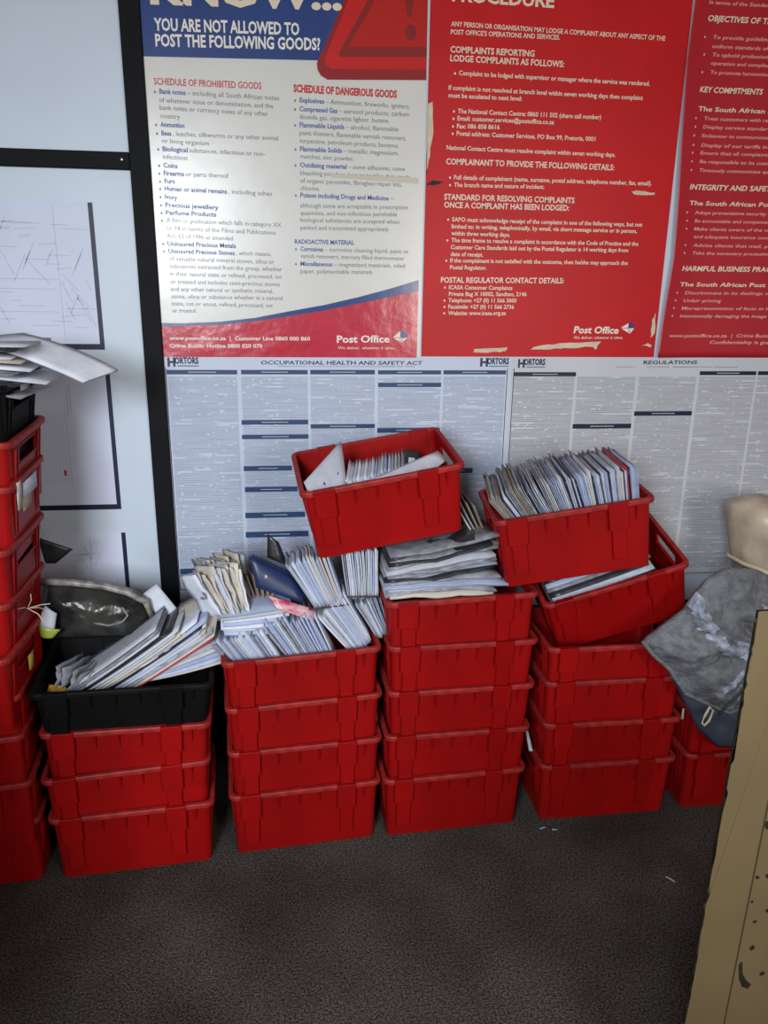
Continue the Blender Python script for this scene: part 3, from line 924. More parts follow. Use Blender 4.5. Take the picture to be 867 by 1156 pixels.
def crate_meshes(L, W, H, l, w, m, ribs=True):
    fl = 0.012
    Lt, Wt, t = L - 2 * fl, W - 2 * fl, 0.003

    def hl(z): return (l + (Lt - l) * z / H) / 2

    def hw(z): return (w + (Wt - w) * z / H) / 2
    bm = bmesh.new()
    lo = [rrect(2 * hl(0) - .012, 2 * hw(0) - .012, .016, 0.0)]
    for z in (0.004, H * .5, H): lo.append(rrect(2 * hl(z), 2 * hw(z), .02, z))
    for z in (H, H * .5, 0.006): lo.append(rrect(2 * hl(z) - 2 * t, 2 * hw(z) - 2 * t, .018, z))
    loft(bm, lo)
    body = new_mesh('body', bm)
    bm = bmesh.new()
    for s in (-1, 1): box(bm, s * L / 2 - .06, s * L / 2 + .06, -.075, .075, H * .67, H * .87, 0.006)
    body = bool_cut(body, new_mesh('cut', bm), m)
    bm = bmesh.new()
    bm.from_mesh(body)
    for (xa) in (-0.18, -0.045, 0.085, 0.38):                  # short stiffening fins under the front and back rim
        for s in (-1, 1):
            x = -s * xa * L
            y0, y1 = hw(H * .72), hw(H * .92)
            hexa(bm, [(x - .002, s * (y0 - .002), H * .72), (x + .002, s * (y0 - .002), H * .72), (x + .002, s * (y0 + .003), H * .72), (x - .002, s * (y0 + .003), H * .72),
                      (x - .002, s * (y1 - .002), H * .92), (x + .002, s * (y1 - .002), H * .92), (x + .002, s * (y1 + .011), H * .92), (x - .002, s * (y1 + .011), H * .92)])
    for s in (-1, 1):                                          # ribs of the end walls
        for y in (-.110, -.088, .088, .110):
            x0, x1 = hl(H * .35), hl(H * .92)
            hexa(bm, [(s * (x0 - .002), y - .003, H * .35), (s * (x0 + .002), y - .003, H * .35), (s * (x0 + .002), y + .003, H * .35), (s * (x0 - .002), y + .003, H * .35),
                      (s * (x1 - .002), y - .003, H * .92), (s * (x1 + .008), y - .003, H * .92), (s * (x1 + .008), y + .003, H * .92), (s * (x1 - .002), y + .003, H * .92)])
    bm.to_mesh(body)
    bm.free()
    bm = bmesh.new()                                           # rolled rim
    loft(bm, [rrect(Lt - 2 * t - .001, Wt - 2 * t - .001, .018, H - .004), rrect(Lt + .001, Wt + .001, .02, H - .015), rrect(L - .004, W - .004, .024, H - .016), rrect(L, W, .026, H - .012),
              rrect(L, W, .026, H - .003), rrect(L - .004, W - .004, .025, H + .001), rrect(Lt - 2 * t + .002, Wt - 2 * t + .002, .019, H + .001)], close=True)
    rim = new_mesh('rim', bm, M['red_rim'] if ribs and m is M['red'] else m)
    rb = []
    if ribs:
        for s in (-1, 1):
            for a, b in ((-.425, -.295), (.20, .325)):
                bm = bmesh.new()
                x0, x1 = (a * L, b * L) if s < 0 else (-b * L, -a * L)
                for (xa, xb, za, zb, dp) in ((x0, x1, H * .63, H + .0015, .0175), (x0 + .010, x1 - .007, H * .20, H * .63, .0120)):
                    ya, yb = hw(za), hw(zb)
                    hexa(bm, [(xa + .002, s * (ya - .004), za), (xb - .002, s * (ya - .004), za), (xb - .002, s * (ya + dp), za), (xa + .002, s * (ya + dp), za),
                              (xa, s * (yb - .004), zb), (xb, s * (yb - .004), zb), (xb, s * (yb + dp), zb), (xa, s * (yb + dp), zb)])
                bmesh.ops.bevel(bm, geom=bm.edges[:], offset=.0015, segments=1, affect='EDGES')
                rb.append(new_mesh('stacking_rib', bm, m))
    hd = []
    for s in (-1, 1):                                          # lip around the hand hole
        bm = bmesh.new()
        x = s * (hl(H * .78) + .002)
        tube(bm, [(x, -.075, H * .67), (x, .075, H * .67), (x, .075, H * .87), (x, -.075, H * .87)], .0035, 6, True)
        hd.append(new_mesh('hand_hole', bm, m))
    return body, rim, rb, hd


RED = crate_meshes(.48, .333, .228, .441, .281, M['red'])
BLK = crate_meshes(.50, .365, .215, .441, .262, M['black'])


def pose(x, y, z, yaw, tx, ty):
    return T3(x, y, z) @ Matrix.Rotation(R(yaw), 4, 'Z') @ Matrix.Rotation(R(tx), 4, 'X') @ Matrix.Rotation(R(ty), 4, 'Y')


def crate(set_, name, label, group, pz):
    body, rim, rb, hd = set_
    mw = pose(*pz)
    t = thing(name, label, 'crate', mw, group)
    link('body', body, t)
    link('rim', rim, t)
    for r_ in rb: link('stacking_rib', r_, t)
    for h_ in hd: link('hand_hole', h_, t)
    return mw


STK = {
 'A': ('far-left tall stack', [(-.540, -.456, 1.138, 1.0, 3.9, 3.0), (-.546, -.483, 1.027, 2.0, 4.0, 2.7), (-.557, -.506, .860, .5, 2.6, 2.2), (-.569, -.515, .708, .2, 1.4, 1.6), (-.570, -.548, .568, -.5, 1.6, 1.2), (-.586, -.53, .424, 6, 0, 0), (-.588, -.535, .306, 6, 0, 0), (-.586, -.53, .153, 6, 0, 0), (-.591, -.49, .0, 5.5, 0, 0)]),
 'B': ('stack under the black crate', [(-.086, -.457, .278, 3.2, 0, 1.0), (-.094, -.457, .140, 5.8, 0, -.8), (-.089, -.457, .0, 4.3, 0, 0)]),
 'C': ('stack topped with banded letter bundles', [(.427, -.403, .460, 6.0, 0, -1.0), (.431, -.403, .306, 5.4, 0, -.6), (.431, -.403, .154, 4.8, 0, 0), (.429, -.403, .0, 4.6, 0, 0)]),
 'D': ('stack topped with flat magazines', [(.921, -.378, .614, 3.2, 0, -1.2), (.926, -.378, .463, 2.5, 0, .4), (.926, -.378, .310, 2.4, 0, .4), (.921, -.378, .156, 2.4, 0, .3), (.916, -.378, .0, 3.1, 0, 0)]),
 'E': ('stack under the tilted crate', [(1.445, -.364, .426, .4, 0, 0), (1.443, -.364, .306, .4, 0, 0), (1.450, -.364, .154, .2, 0, .2), (1.45, -.364, .0, .5, 0, 0)]),
 'F': ('stack behind the grey bag', [(1.975, -.335, .306, 1.0, 0, 0), (1.970, -.345, .153, 1.0, 0, 0), (1.965, -.355, .0, .2, 0, 0)]),
}
ORD = {9: ['topmost', 'second from top', 'third from top', 'fourth from top', 'middle', 'fourth from bottom', 'third from bottom', 'second from bottom', 'lowest'],
       3: ['topmost', 'middle', 'lowest'], 4: ['topmost', 'second from top', 'second from bottom', 'lowest'],
       5: ['topmost', 'second from top', 'middle', 'second from bottom', 'lowest']}
POS = {}
for k, (desc, ps) in STK.items():
    for i, pz in enumerate(ps):
        POS[k + str(i + 1)] = crate(RED, 'red_crate', f'red plastic crate, {ORD[len(ps)][i]} red one of the {desc}', 'red plastic mail crates', pz)
MT = crate(RED, 'red_crate', 'red crate tipped on top of the letters and magazines, against the act poster', 'red plastic mail crates', (.697, -.356, 1.022, 4.1, 9.1, -9.5))
MU = crate(RED, 'red_crate', 'red crate packed full with a row of upright letters', 'red plastic mail crates', (1.291, -.396, .902, -5.2, 2.7, -9.8))
MX = crate(RED, 'red_crate', 'red crate tilted down to the left, under the crate of upright letters', 'red plastic mail crates', (1.501, -.278, .677, -.3, 14.2, -18.7))
MKB = crate(BLK, 'black_crate', 'black plastic crate full of loose mail on three red crates', 'black plastic mail crates', (-.086, -.462, .432, 4.6, .6, 1.6))
MKA = crate(BLK, 'black_crate', 'black plastic crate on top of the far-left tall stack', 'black plastic mail crates', (-.545, -.455, 1.288, 1.5, 3.0, 2.0))


# ------------------------------------------------------------------ mail
def slab_mesh(L, D, t, bend=0.0, twist=0.0, puff=0.3, seed=0, nx=4, ny=9, wave=0.0):
    """one letter: x = 0..D (its width), y = 0..L (its height), thickness t along z, gently bent and puffed"""
    rg = random.Random(seed)
    bm = bmesh.new()
    G = []
    ph = rg.uniform(0, 6)
    for s in (-.5, .5):
        g = []
        for j in range(ny + 1):
            v = j / ny
            row = []
            for i in range(nx + 1):
                u = i / nx
                e = (1 - puff) + puff * min(1.0, 6 * min(u, 1 - u, v, 1 - v))
                z = bend * (4 * v * (1 - v)) + twist * (u - .5) * (v - .5) + .0006 * sin(ph + 5 * v + 3 * u) + wave * noise.noise(Vector((u * 1.5 + seed * 5.3, v * 3.2, seed)))
                row.append(bm.verts.new((u * D, v * L, z + s * t * e)))
            g.append(row)
        G.append(g)
    A, B = G
    for j in range(ny):
        for i in range(nx):
            bm.faces.new((A[j][i], A[j + 1][i], A[j + 1][i + 1], A[j][i + 1]))
            bm.faces.new((B[j][i], B[j][i + 1], B[j + 1][i + 1], B[j + 1][i]))
    for j in range(ny):
        bm.faces.new((A[j][0], B[j][0], B[j + 1][0], A[j + 1][0]))
        bm.faces.new((A[j][nx], A[j + 1][nx], B[j + 1][nx], B[j][nx]))
    for i in range(nx):
        bm.faces.new((A[0][i], A[0][i + 1], B[0][i + 1], B[0][i]))
        bm.faces.new((A[ny][i], B[ny][i], B[ny][i + 1], A[ny][i + 1]))
    return bm


CACHE = {}


def slab(name, m, L, D, t, bend=0.0, twist=0.0, seed=0, wave=0.0):
    k = (m, round(L, 3), round(D, 3), round(t, 4), round(bend, 3), round(twist, 3), seed % 4, wave)
    if k not in CACHE: CACHE[k] = new_mesh(name, slab_mesh(L, D, t, bend, twist, seed=seed % 4, wave=wave), M[m], True)
    return CACHE[k]


def frame(o, ex, ey, ez):
    m = Matrix((ex, ey, ez)).transposed().to_4x4()
    m.translation = o
    return m


# word lists for the kinds of mail: material -> (name, adjective, category)
KIND = {'white': ('letter', 'white', 'letter'), 'blue': ('letter', 'bluish white', 'letter'), 'cream': ('letter', 'cream', 'letter'), 'kraft': ('letter', 'brown', 'letter'),
        'grey': ('wrapped_magazine', 'grey film-wrapped', 'magazine'), 'dark': ('wrapped_magazine', 'dark glossy', 'magazine'), 'redprint': ('letter', 'red', 'letter')}


def mail(m, mw, L, D, t, bend, twist, seed, where, group, name=None, wave=0.0):
    nm, adj, cat = KIND[m]
    o = link(name or nm, slab(name or nm, m, L, D, t, bend, twist, seed, wave), None, mw)
    n = 'letter' if cat == 'letter' else 'magazine'
    return tag(o, f'{adj} {n} {where}', cat, f'{adj} {n}s {group}')


def fan(n, A, B, a0, a1, L, D, yf, t, mats, where, group, seed, jit=.006, base=None, bend=0.0, yaw=0.0, jang=2.0, wave=0.0):
    """n letters seen edge-on: their long axis lies in the xz plane at angle a0..a1 (degrees), feet on the line A..B, width running back from yf"""
    rg = random.Random(seed)
    b = base or Matrix.Identity(4)
    for i in range(n):
        f = i / max(1, n - 1)
        an = R(a0 + (a1 - a0) * f + rg.uniform(-jang, jang) * .5)
        ey = Vector((cos(an), 0, sin(an)))
        ex = Vector((sin(R(yaw)) * 1.0, cos(R(yaw)), 0))
        ex = (ex - ey * ex.dot(ey)).normalized()
        ez = ex.cross(ey)
        o = Vector((A[0] + (B[0] - A[0]) * f, yf + rg.uniform(0, jit), A[1] + (B[1] - A[1]) * f)) + ey * rg.uniform(-jit, jit)
        m = rg.choice(mats)
        l = L * rg.choice((1, 1, .97, .94, 1.03))
        d = D * rg.choice((1, 1, .96, .92))
        mail(m, b @ frame(o, ex, ey, ez), l, d, t * rg.choice((.8, 1, 1.0, 1.15)), bend * rg.choice((.8, 1, 1.2)), 0, rg.randrange(99), where, group, wave=wave)


# row of upright letters in crate U (crate space: x along, y back, z up)
rg = random.Random(5)
n = 74
for i in range(n):
    f = i / (n - 1)
    ang = 90 + 33 * (1 - f) ** 1.25 + rg.uniform(-1.2, 1.2)
    if 22 < i < 26: ang += 3
    x = -.208 + .412 * f - .135 * cos(R(ang)) / sin(R(ang))
    ey = Vector((cos(R(ang)), 0, sin(R(ang))))
    ex = Vector((0, cos(R(10)), sin(R(10))))
    ex = (ex - ey * ex.dot(ey)).normalized()
    ez = ex.cross(ey)
    h = rg.choice((.225, .225, .23, .22, .235)) - .01 * (f < .12)
    d = rg.choice((.245, .235, .25, .255))
    m = rg.choice(['blue', 'white', 'blue', 'white', 'grey', 'cream', 'dark', 'blue', 'white'] if f > .3 else ['grey', 'blue', 'kraft', 'grey', 'white', 'dark', 'kraft'])
    if i == 68: m = 'redprint'
    o = Vector((x, -.128 + rg.uniform(0, .012), .085 + .012 * (1 - f)))
    mail(m, MU @ frame(o, ex, ey, ez), h, d, rg.choice((.003, .004, .0046, .0036)), 0, 0, rg.randrange(99), 'standing in the long row in the full red crate', 'in the full red crate')

# loose letters in crate T
rg = random.Random(8)
for i in range(17):
    f = i / 16
    ey = Vector((cos(R(112 - 8 * f)), 0, sin(R(112 - 8 * f))))
    ex = Vector((.10, cos(R(24)), sin(R(24))))
    ex = (ex - ey * ex.dot(ey)).normalized()
    o = Vector((-.045 + .155 * f, -.105 + .05 * f + rg.uniform(-.006, .006), .073 - .014 * f + rg.uniform(-.007, .007)))
    mail(rg.choice(('white', 'white', 'cream', 'white', 'blue')), MT @ frame(o, ex, ey, ex.cross(ey)), .152, .125, .0042, 0, 0, rg.randrange(99), 'leaning in the tipped red crate on top', 'in the tipped red crate')


def quad_slab(name, corners, t, m, label=None, cat=None, group=None, sag=0.0, nu=6, nv=6, seed=0, wob=0.0, parent=None):
    """a sheet spanned by four world-space corners (a, b, c, d in order), t thick, sagging and rippling a little"""
    a, b, c, d = [Vector(q) for q in corners]
    nrm = (b - a).cross(d - a).normalized()
    bm = bmesh.new()
    G = []
    for s in (0, 1):
        g = []
        for j in range(nv + 1):
            v = j / nv
            row = []
            for i in range(nu + 1):
                u = i / nu
                q = a * (1 - u) * (1 - v) + b * u * (1 - v) + c * u * v + d * (1 - u) * v
                z = sag * 4 * u * (1 - u) + wob * noise.noise(q * 14 + Vector((seed, 0, 0)))
                row.append(bm.verts.new(q + nrm * (z + s * t)))
            g.append(row)
        G.append(g)
    P_, Q_ = G
    for j in range(nv):
        for i in range(nu):
            bm.faces.new((P_[j][i], P_[j + 1][i], P_[j + 1][i + 1], P_[j][i + 1]))
            bm.faces.new((Q_[j][i], Q_[j][i + 1], Q_[j + 1][i + 1], Q_[j + 1][i]))
    for j in range(nv):
        bm.faces.new((P_[j][0], Q_[j][0], Q_[j + 1][0], P_[j + 1][0]))
        bm.faces.new((P_[j][nu], P_[j + 1][nu], Q_[j + 1][nu], Q_[j][nu]))
    for i in range(nu):
        bm.faces.new((P_[0][i], P_[0][i + 1], Q_[0][i + 1], Q_[0][i]))
        bm.faces.new((P_[nv][i], Q_[nv][i], Q_[nv][i + 1], P_[nv][i + 1]))
    o = obj(name, bm, M[m], parent, True)
    if label: tag(o, label, cat, group)
    return o


def tl(mw, *pts): return [mw @ Vector(q) for q in pts]


# big white envelope with ink marks, black item and a white sheet in crate T
cs = tl(MT, (-.221, -.125, .190), (-.118, -.122, .190), (-.086, -.012, .262), (-.092, -.002, .300))
cs[3], cs[0] = MT @ Vector((-.092, -.002, .300)), MT @ Vector((-.222, -.105, .238))
cs = [MT @ Vector((-.215, -.128, .195)), cs[1], cs[2], cs[3], cs[0]]
cs = [cs[4], cs[0], MT @ Vector((-.105, -.115, .205)), cs[3]]
env = quad_slab('envelope', cs, .004, 'white', 'large white envelope with ink stamp marks leaning in the tipped red crate', 'envelope', sag=0.004)
a, b, c, d = cs
nn = (b - a).cross(d - a).normalized()


def on_env(u, v): return a * (1 - u) * (1 - v) + b * u * (1 - v) + c * u * v + d * (1 - u) * v + nn * (.0049 + .016 * u * (1 - u))


bm = bmesh.new()
for (u, v, l, s_) in ((.62, .42, .13, .5), (.66, .40, .12, .9), (.60, .80, .06, .2)):
    tube(bm, [on_env(u, v), on_env(u + l * cos(s_), v + l * sin(s_) * .5)], .0014, 5)
obj('postmark', bm, M['ink'], env)['label'] = 'black ink marks'
quad_slab('envelope', tl(MT, (-.060, -.143, .216), (.150, -.115, .200), (.205, -.060, .200), (.190, -.025, .222)), .004, 'white', 'large white envelope lying flat along the front rim of the tipped red crate', 'envelope', sag=.004)
bm = bmesh.new()
box(bm, -.028, .028, -.012, .012, 0, .10, .008)
bk = thing('black_box', 'small black box with a white label standing in the tipped red crate', 'box', MT @ T3(.098, .02, .118) @ Matrix.Rotation(R(18), 4, 'Y') @ Matrix.Rotation(R(-20), 4, 'X'))
obj('body', bm, M['ink'], bk)
bm = bmesh.new()
box(bm, -.010, .010, -.0135, -.0122, .058, .078)
part_label(obj('sticker', bm, M['white'], bk), 'white sticker')

# crate C: bundles
W_, G1 = 'in the crouched fan at the front left of the banded letter stack', None
fan(20, (.262, .588), (.400, .606), 126, 119, .165, .115, -.535, .0046, ['blue', 'white', 'blue', 'grey'], 'fanned over the left front rim of the stack of banded letters', 'fanned over the left front rim', 21)
fan(17, (.425, .615), (.545, .622), 123, 113, .185, .115, -.528, .0046, ['blue', 'blue', 'white', 'grey'], 'fanned over the middle of the front rim below the banded bundles', 'fanned over the middle front rim', 22)
fan(18, (.600, .636), (.648, .690), 128, 119, .178, .115, -.500, .0042, ['white', 'blue', 'grey', 'white'], 'in the lower half of the leaning banded bundle', 'in the lower leaning bundle', 23)
fan(20, (.478, .805), (.566, .818), 121, 107, .165, .125, -.490, .0048, ['white', 'blue', 'white', 'white', 'cream'], 'in the upper half of the leaning banded bundle', 'in the upper leaning bundle', 24)
fan(16, (.668, .692), (.712, .700), 121, 106, .125, .115, -.475, .0042, ['grey', 'blue', 'grey', 'white'], 'splayed below the upright banded bundle', 'splayed below the upright bundle', 25)
fan(21, (.580, .822), (.672, .824), 97, 90, .150, .125, -.462, .0046, ['white', 'blue', 'white', 'white'], 'in the upright banded bundle under the tipped crate', 'in the upright bundle', 26)


def rubber_band(label, pts, group):
    bm = bmesh.new()
    tube(bm, pts, .0028, 6, True)
    tag(obj('rubber_band', bm, M['band'], smooth=True), label, 'rubber band', group)


def band_loop(A, B, y0, y1):
    (xa, za), (xb, zb) = A, B
    return [(xa, y0, za), (xb, y0, zb), (xb + .004, (y0 + y1) / 2, zb), (xb, y1, zb), (xa, y1, za), (xa - .004, (y0 + y1) / 2, za)]


rubber_band('dark rubber band round the pinch of the leaning letter bundle', band_loop((.462, .803), (.578, .815), -.494, -.36), 'rubber bands')
rubber_band('dark rubber band round the foot of the upright letter bundle', band_loop((.574, .828), (.680, .826), -.466, -.335), 'rubber bands')

# flat pile of thick white envelopes on the fan
rg = random.Random(31)
for i in range(7):
    z = .742 + .0088 * i
    an = R(-1.5 + rg.uniform(-1.5, 1.5) + 1.2 * i)
    L = rg.choice((.17, .165, .175)) + .006 * i
    ey = Vector((cos(an), .10, sin(an))).normalized()
    ex = Vector((-.10, 1, .22)).normalized()
    ex = (ex - ey * ex.dot(ey)).normalized()
    mail('blue' if i % 3 == 0 else 'white', frame(Vector((.205 + rg.uniform(-.006, .006), -.512 + rg.uniform(-.006, .006), z)), ex, ey, ex.cross(ey)), L, .19, .0085, .003, 0, rg.randrange(99), 'lying in the flat pile beside the leaning bundle', 'in the flat pile')
# tan and grey mail slumped at the back left of it
fan(9, (.205, .80), (.285, .80), 112, 98, .150, .10, -.415, .005, ['cream', 'grey', 'cream'], 'slumped behind the flat pile of envelopes', 'slumped behind the flat pile', 33, jit=.008, yaw=-35)
fan(13, (.208, .785), (.285, .795), 118, 100, .160, .095, -.505, .0018, ['cream', 'white', 'grey', 'cream'], 'crumpled and leaning at the left of the navy folder', 'crumpled left of the folder', 35, jit=.012, yaw=-50, wave=.012, jang=4)
fan(6, (.295, .79), (.350, .79), 112, 84, .105, .08, -.44, .006, ['kraft', 'grey', 'kraft'], 'crushed under the navy folder', 'crushed under the navy folder', 34, jit=.01, yaw=-20)
fld = thing('folder', 'dark navy card folder lying aslant on the letter pile', 'folder', T3(.35, -.44, .86))
f1 = quad_slab('cover', [(.286, -.455, .966), (.303, -.475, .872), (.447, -.475, .815), (.418, -.44, .885)], .004, 'navy', sag=.006)
f2 = quad_slab('back_cover', [(.292, -.445, .968), (.306, -.46, .875), (.452, -.458, .822), (.425, -.425, .89)], .003, 'navy', sag=.004)
f3 = part_label(quad_slab('emblem', [(.330, -.4735, .902), (.337, -.4740, .899), (.338, -.4730, .908), (.331, -.4725, .911)], .001, 'pencil', nu=2, nv=2), 'small pale emblem')
reparent_world([f1, f2, f3], fld)
quad_slab('magazine', [(.335, -.37, .93), (.40, -.37, .90), (.372, -.36, .975), (.338, -.36, 1.005)], .003, 'dark', 'thin dark magazine poking up behind the navy folder', 'magazine', sag=.008)
quad_slab('packet', [(.338, -.49, .850), (.362, -.50, .812), (.470, -.50, .768), (.474, -.47, .793)], .010, 'pinkwrap', 'shiny packet with crimson stripes under the navy folder', 'packet', wob=.006, nu=12, nv=5)

# crate D: flat wrapped magazines
rg = random.Random(41)
z = .842
for i in range(15):
    th = rg.choice((.009, .011, .012))
    an = R(rg.uniform(-1.5, 2.0) + (-2.0 if i < 5 else 4.0) + .25 * i)
    x = .690 + rg.uniform(-.012, .012)
    L = rg.choice((.335, .32, .345)) + (.045 if i in (2, 3, 4) else 0)
    ey = Vector((cos(an), .03, sin(an))).normalized()
    ex = Vector((-.03, 1, 0)).normalized()
    ex = (ex - ey * ex.dot(ey)).normalized()
    m = ('cream', 'grey', 'white', 'blue', 'grey', 'blue', 'dark', 'grey', 'grey', 'white', 'grey', 'dark', 'grey', 'dark', 'grey')[i]
    mail(m, frame(Vector((x, -.525 + rg.uniform(-.008, .008), z + .004)), ex, ey, ex.cross(ey)), L, .25, th, -.006 if i < 6 else .007, .02, rg.randrange(99), 'lying flat in the pile under the tipped red crate', 'in the flat pile under the tipped crate', wave=.012)
    z += th * .93
# magazine edges showing between the tipped crate and the full crate
fan(4, (.985, .985), (1.03, .96), 122, 112, .15, .2, -.42, .005, ['kraft', 'cream', 'grey'], 'wedged upright between the two raised red crates', 'wedged between the raised crates', 43)

# crate X: flats inside the tilted crate
rg = random.Random(51)
for i in range(8):
    z = .165 + .0075 * i
    m = ('grey', 'dark', 'white', 'dark', 'grey', 'blue', 'dark', 'grey')[i]
    an = R(1.5 + .5 * i)
    ey = Vector((cos(an), 0, sin(an)))
    ex = Vector((0, 1, 0))
    mail(m, MX @ frame(Vector((-.205 + rg.uniform(0, .01), -.140 + .017 * i + rg.uniform(0, .006), z)), ex, ey, ex.cross(ey)), .345 + rg.uniform(-.02, .01), (.25 - .012 * i), .0068, .003, 0, rg.randrange(99), 'lying flat inside the tilted red crate', 'inside the tilted red crate')

# crate B (black): two slanting bundles, loose things behind
fan(13, (-.250, .590), (-.085, .580), 35, 33, .325, .19, -.545, .0066, ['white', 'grey', 'white', 'cream', 'blue', 'white', 'dark'], 'in the slanting bundle across the black crate', 'slanting across the black crate', 61, jit=.012, jang=.5, bend=.004)
fan(1, (-.072, .580), (-.072, .580), 32, 32, .31, .19, -.545, .005, ['redprint'], 'lowest in the slanting bundle across the black crate', 'slanting across the black crate', 62)
fan(12, (-.035, .606), (-.060, .655), 13, 36, .245, .20, -.535, .0065, ['white', 'blue', 'white', 'cream', 'blue'], 'in the fanned pile at the right of the black crate', 'fanned at the right of the black crate', 63, jit=.008, bend=.004)
quad_slab('envelope', [(.035, -.535, .700), (.180, -.52, .742), (.196, -.34, .826), (.060, -.35, .772)], .004, 'cream', 'broad cream envelope lying on top of the fanned pile in the black crate', 'envelope', sag=.005)
quad_slab('envelope', [(-.045, -.36, .700), (.062, -.365, .752), (-.010, -.33, .838), (-.060, -.33, .80)], .004, 'white', 'plain white envelope standing at the back of the black crate', 'envelope', sag=.004)
fan(5, (-.300, .590), (-.235, .585), 70, 45, .085, .14, -.545, .006, ['grey'], 'crumpled at the left front of the black crate', 'crumpled in the black crate', 65, jit=.012, bend=.012, yaw=20, wave=.02)
for i, (x, z) in enumerate(((-.302, .592), (-.278, .588))):
    quad_slab('card_scrap', [(x, -.552, z), (x + .03, -.556, z - .004), (x + .027, -.53, z + .012), (x + .004, -.53, z + .02)], .003, 'orange', 'bright orange card scrap in the left front corner of the black crate', 'scrap', 'orange scraps in the black crate', sag=.004)


def pillow(outline, yf, yb, center, bulge, folds=.008, fscale=9.0, seed=0, n=72, rings=10, pinch=None):
    """a closed, crumpled cushion: outline (x, z) at mid depth, front bulging to yf, back flat at yb"""
    pts = []
    m_ = len(outline)
    seg = [math.dist(outline[i], outline[(i + 1) % m_]) for i in range(m_)]
    tot = sum(seg)
    for k in range(n):
        s = tot * k / n
        i = 0
        while s > seg[i]:
            s -= seg[i]
            i += 1
        a, b = outline[i], outline[(i + 1) % m_]
        f = s / seg[i]
        pts.append((a[0] + (b[0] - a[0]) * f, a[1] + (b[1] - a[1]) * f))
    cx, cz = center
    mid = (yf + yb) / 2
    bm = bmesh.new()
    off = Vector((seed * 3.1, 0, seed * 1.7))

    def ring(side, r):
        out = []
        for (x, z) in pts:
            q = Vector((cx + (x - cx) * r, 0, cz + (z - cz) * r))
            depth = (1 - r ** 3)
            if side > 0:
                y = mid + (yf - mid) * (depth * .75 + .25 * (1 - r ** 8))
                fo = noise.noise(q * fscale + off) + .5 * noise.noise(q * fscale * 2.3 + off)
                if pinch:
                    d = math.dist((q.x, q.z), pinch)
                    an = math.atan2(q.z - pinch[1], q.x - pinch[0])
                    fo += 1.1 * math.exp(-d / .12) * sin(an * 9 + 3 * noise.noise(q * 8))
                y += folds * fo * (1 - r ** 6)
            else:
                y = mid + (yb - mid) * (1 - r ** 8)
            out.append(bm.verts.new((q.x, y, q.z)))
        return out
    edge = ring(1, 1.0)
    for side in (1, -1):
        prev = edge
        for k in range(rings - 1, 0, -1):
            cur = ring(side, k / rings)
            for i in range(n):
                bm.faces.new((prev[i], prev[(i + 1) % n], cur[(i + 1) % n], cur[i]))
            prev = cur
        bm.faces.new(prev)
    return bm


# black film-wrapped parcel at the back of the black crate
pc = thing('parcel', 'glossy black film-wrapped parcel slumped at the back of the black crate', 'parcel', T3(-.19, -.33, .70))
o1 = obj('wrapping', pillow([(-.350, .680), (-.352, .80), (-.335, .868), (-.25, .862), (-.16, .850), (-.085, .826), (-.035, .792), (-.028, .74), (-.045, .680)], -.43, -.28, (-.19, .77), .05, .014, 16, 2), M['parcel'], None, True)
bm = bmesh.new()
tube(bm, [(-.345, -.37, .872), (-.25, -.375, .868), (-.16, -.378, .855), (-.09, -.378, .832), (-.04, -.375, .798), (-.022, -.37, .74)], .011, 8)
o2 = obj('printed_strip', bm, M['parcel_rim'], None, True)
bm = bmesh.new()
tube(bm, [(-.185, -.425, .755), (-.14, -.432, .748), (-.10, -.43, .757), (-.085, -.425, .775), (-.10, -.42, .80)], .0035, 8)
o3 = part_label(obj('label_window', bm, M['parcel_rim'], None, True), 'pale clear window edge')
reparent_world([o1, o2, o3], pc)
sc = thing('sachet', 'white and lime-green sachet standing at the left of the black parcel', 'sachet', T3(-.315, -.45, .74))
a1 = quad_slab('top', [(-.338, -.45, .770), (-.290, -.452, .752), (-.280, -.445, .800), (-.312, -.44, .825)], .008, 'white', sag=.006)
a2 = part_label(quad_slab('foot', [(-.332, -.452, .735), (-.295, -.455, .728), (-.272, -.452, .752), (-.336, -.452, .769)], .008, 'lime', sag=.008), 'lime-green end')
reparent_world([a1, a2], sc)
quad_slab('magazine', [(-.345, -.30, .905), (-.36, -.30, .99), (-.262, -.29, .945), (-.318, -.29, .900)], .004, 'dark', 'dark magazine with a pale border poking out behind the black parcel', 'magazine', sag=.0)

# mail lying over the black crate on the far-left stack
rg = random.Random(71)
KA = Vector((-.74, -.60, 1.525))
for i in range(9):
    z = 1.522 + .0085 * i
    an = R(-3.0 - 1.1 * (8 - i) + rg.uniform(-1, 1))
    L = .50 + rg.uniform(-.04, .035)
    ey = Vector((cos(an), .06 + rg.uniform(-.06, .06), sin(an))).normalized()
    ex = Vector((-.06, 1, 0.02))
    ex = (ex - ey * ex.dot(ey)).normalized()
    m = ('grey', 'dark', 'white', 'grey', 'white', 'cream', 'white', 'dark', 'white')[i]
    mail(m, frame(Vector((-.76 + .02 * (i % 3), -.60 + rg.uniform(-.02, .02), z + .035 - .002 * i)), ex, ey, ex.cross(ey)), L, .26, .0075, .006, 0, rg.randrange(99), 'lying flat on the black crate of the far-left stack', 'on the far-left black crate')
quad_slab('envelope', [(-.42, -.50, 1.590), (-.125, -.52, 1.482), (-.052, -.43, 1.505), (-.30, -.40, 1.600)], .006, 'white', 'large white envelope jutting out furthest to the right off the far-left stack', 'envelope', sag=.012)

# ------------------------------------------------------------------ bag, sack, panel on the right
bg = thing('bag', 'crumpled grey canvas mail bag draped over the crates at the right', 'bag', T3(1.76, -.50, .38))


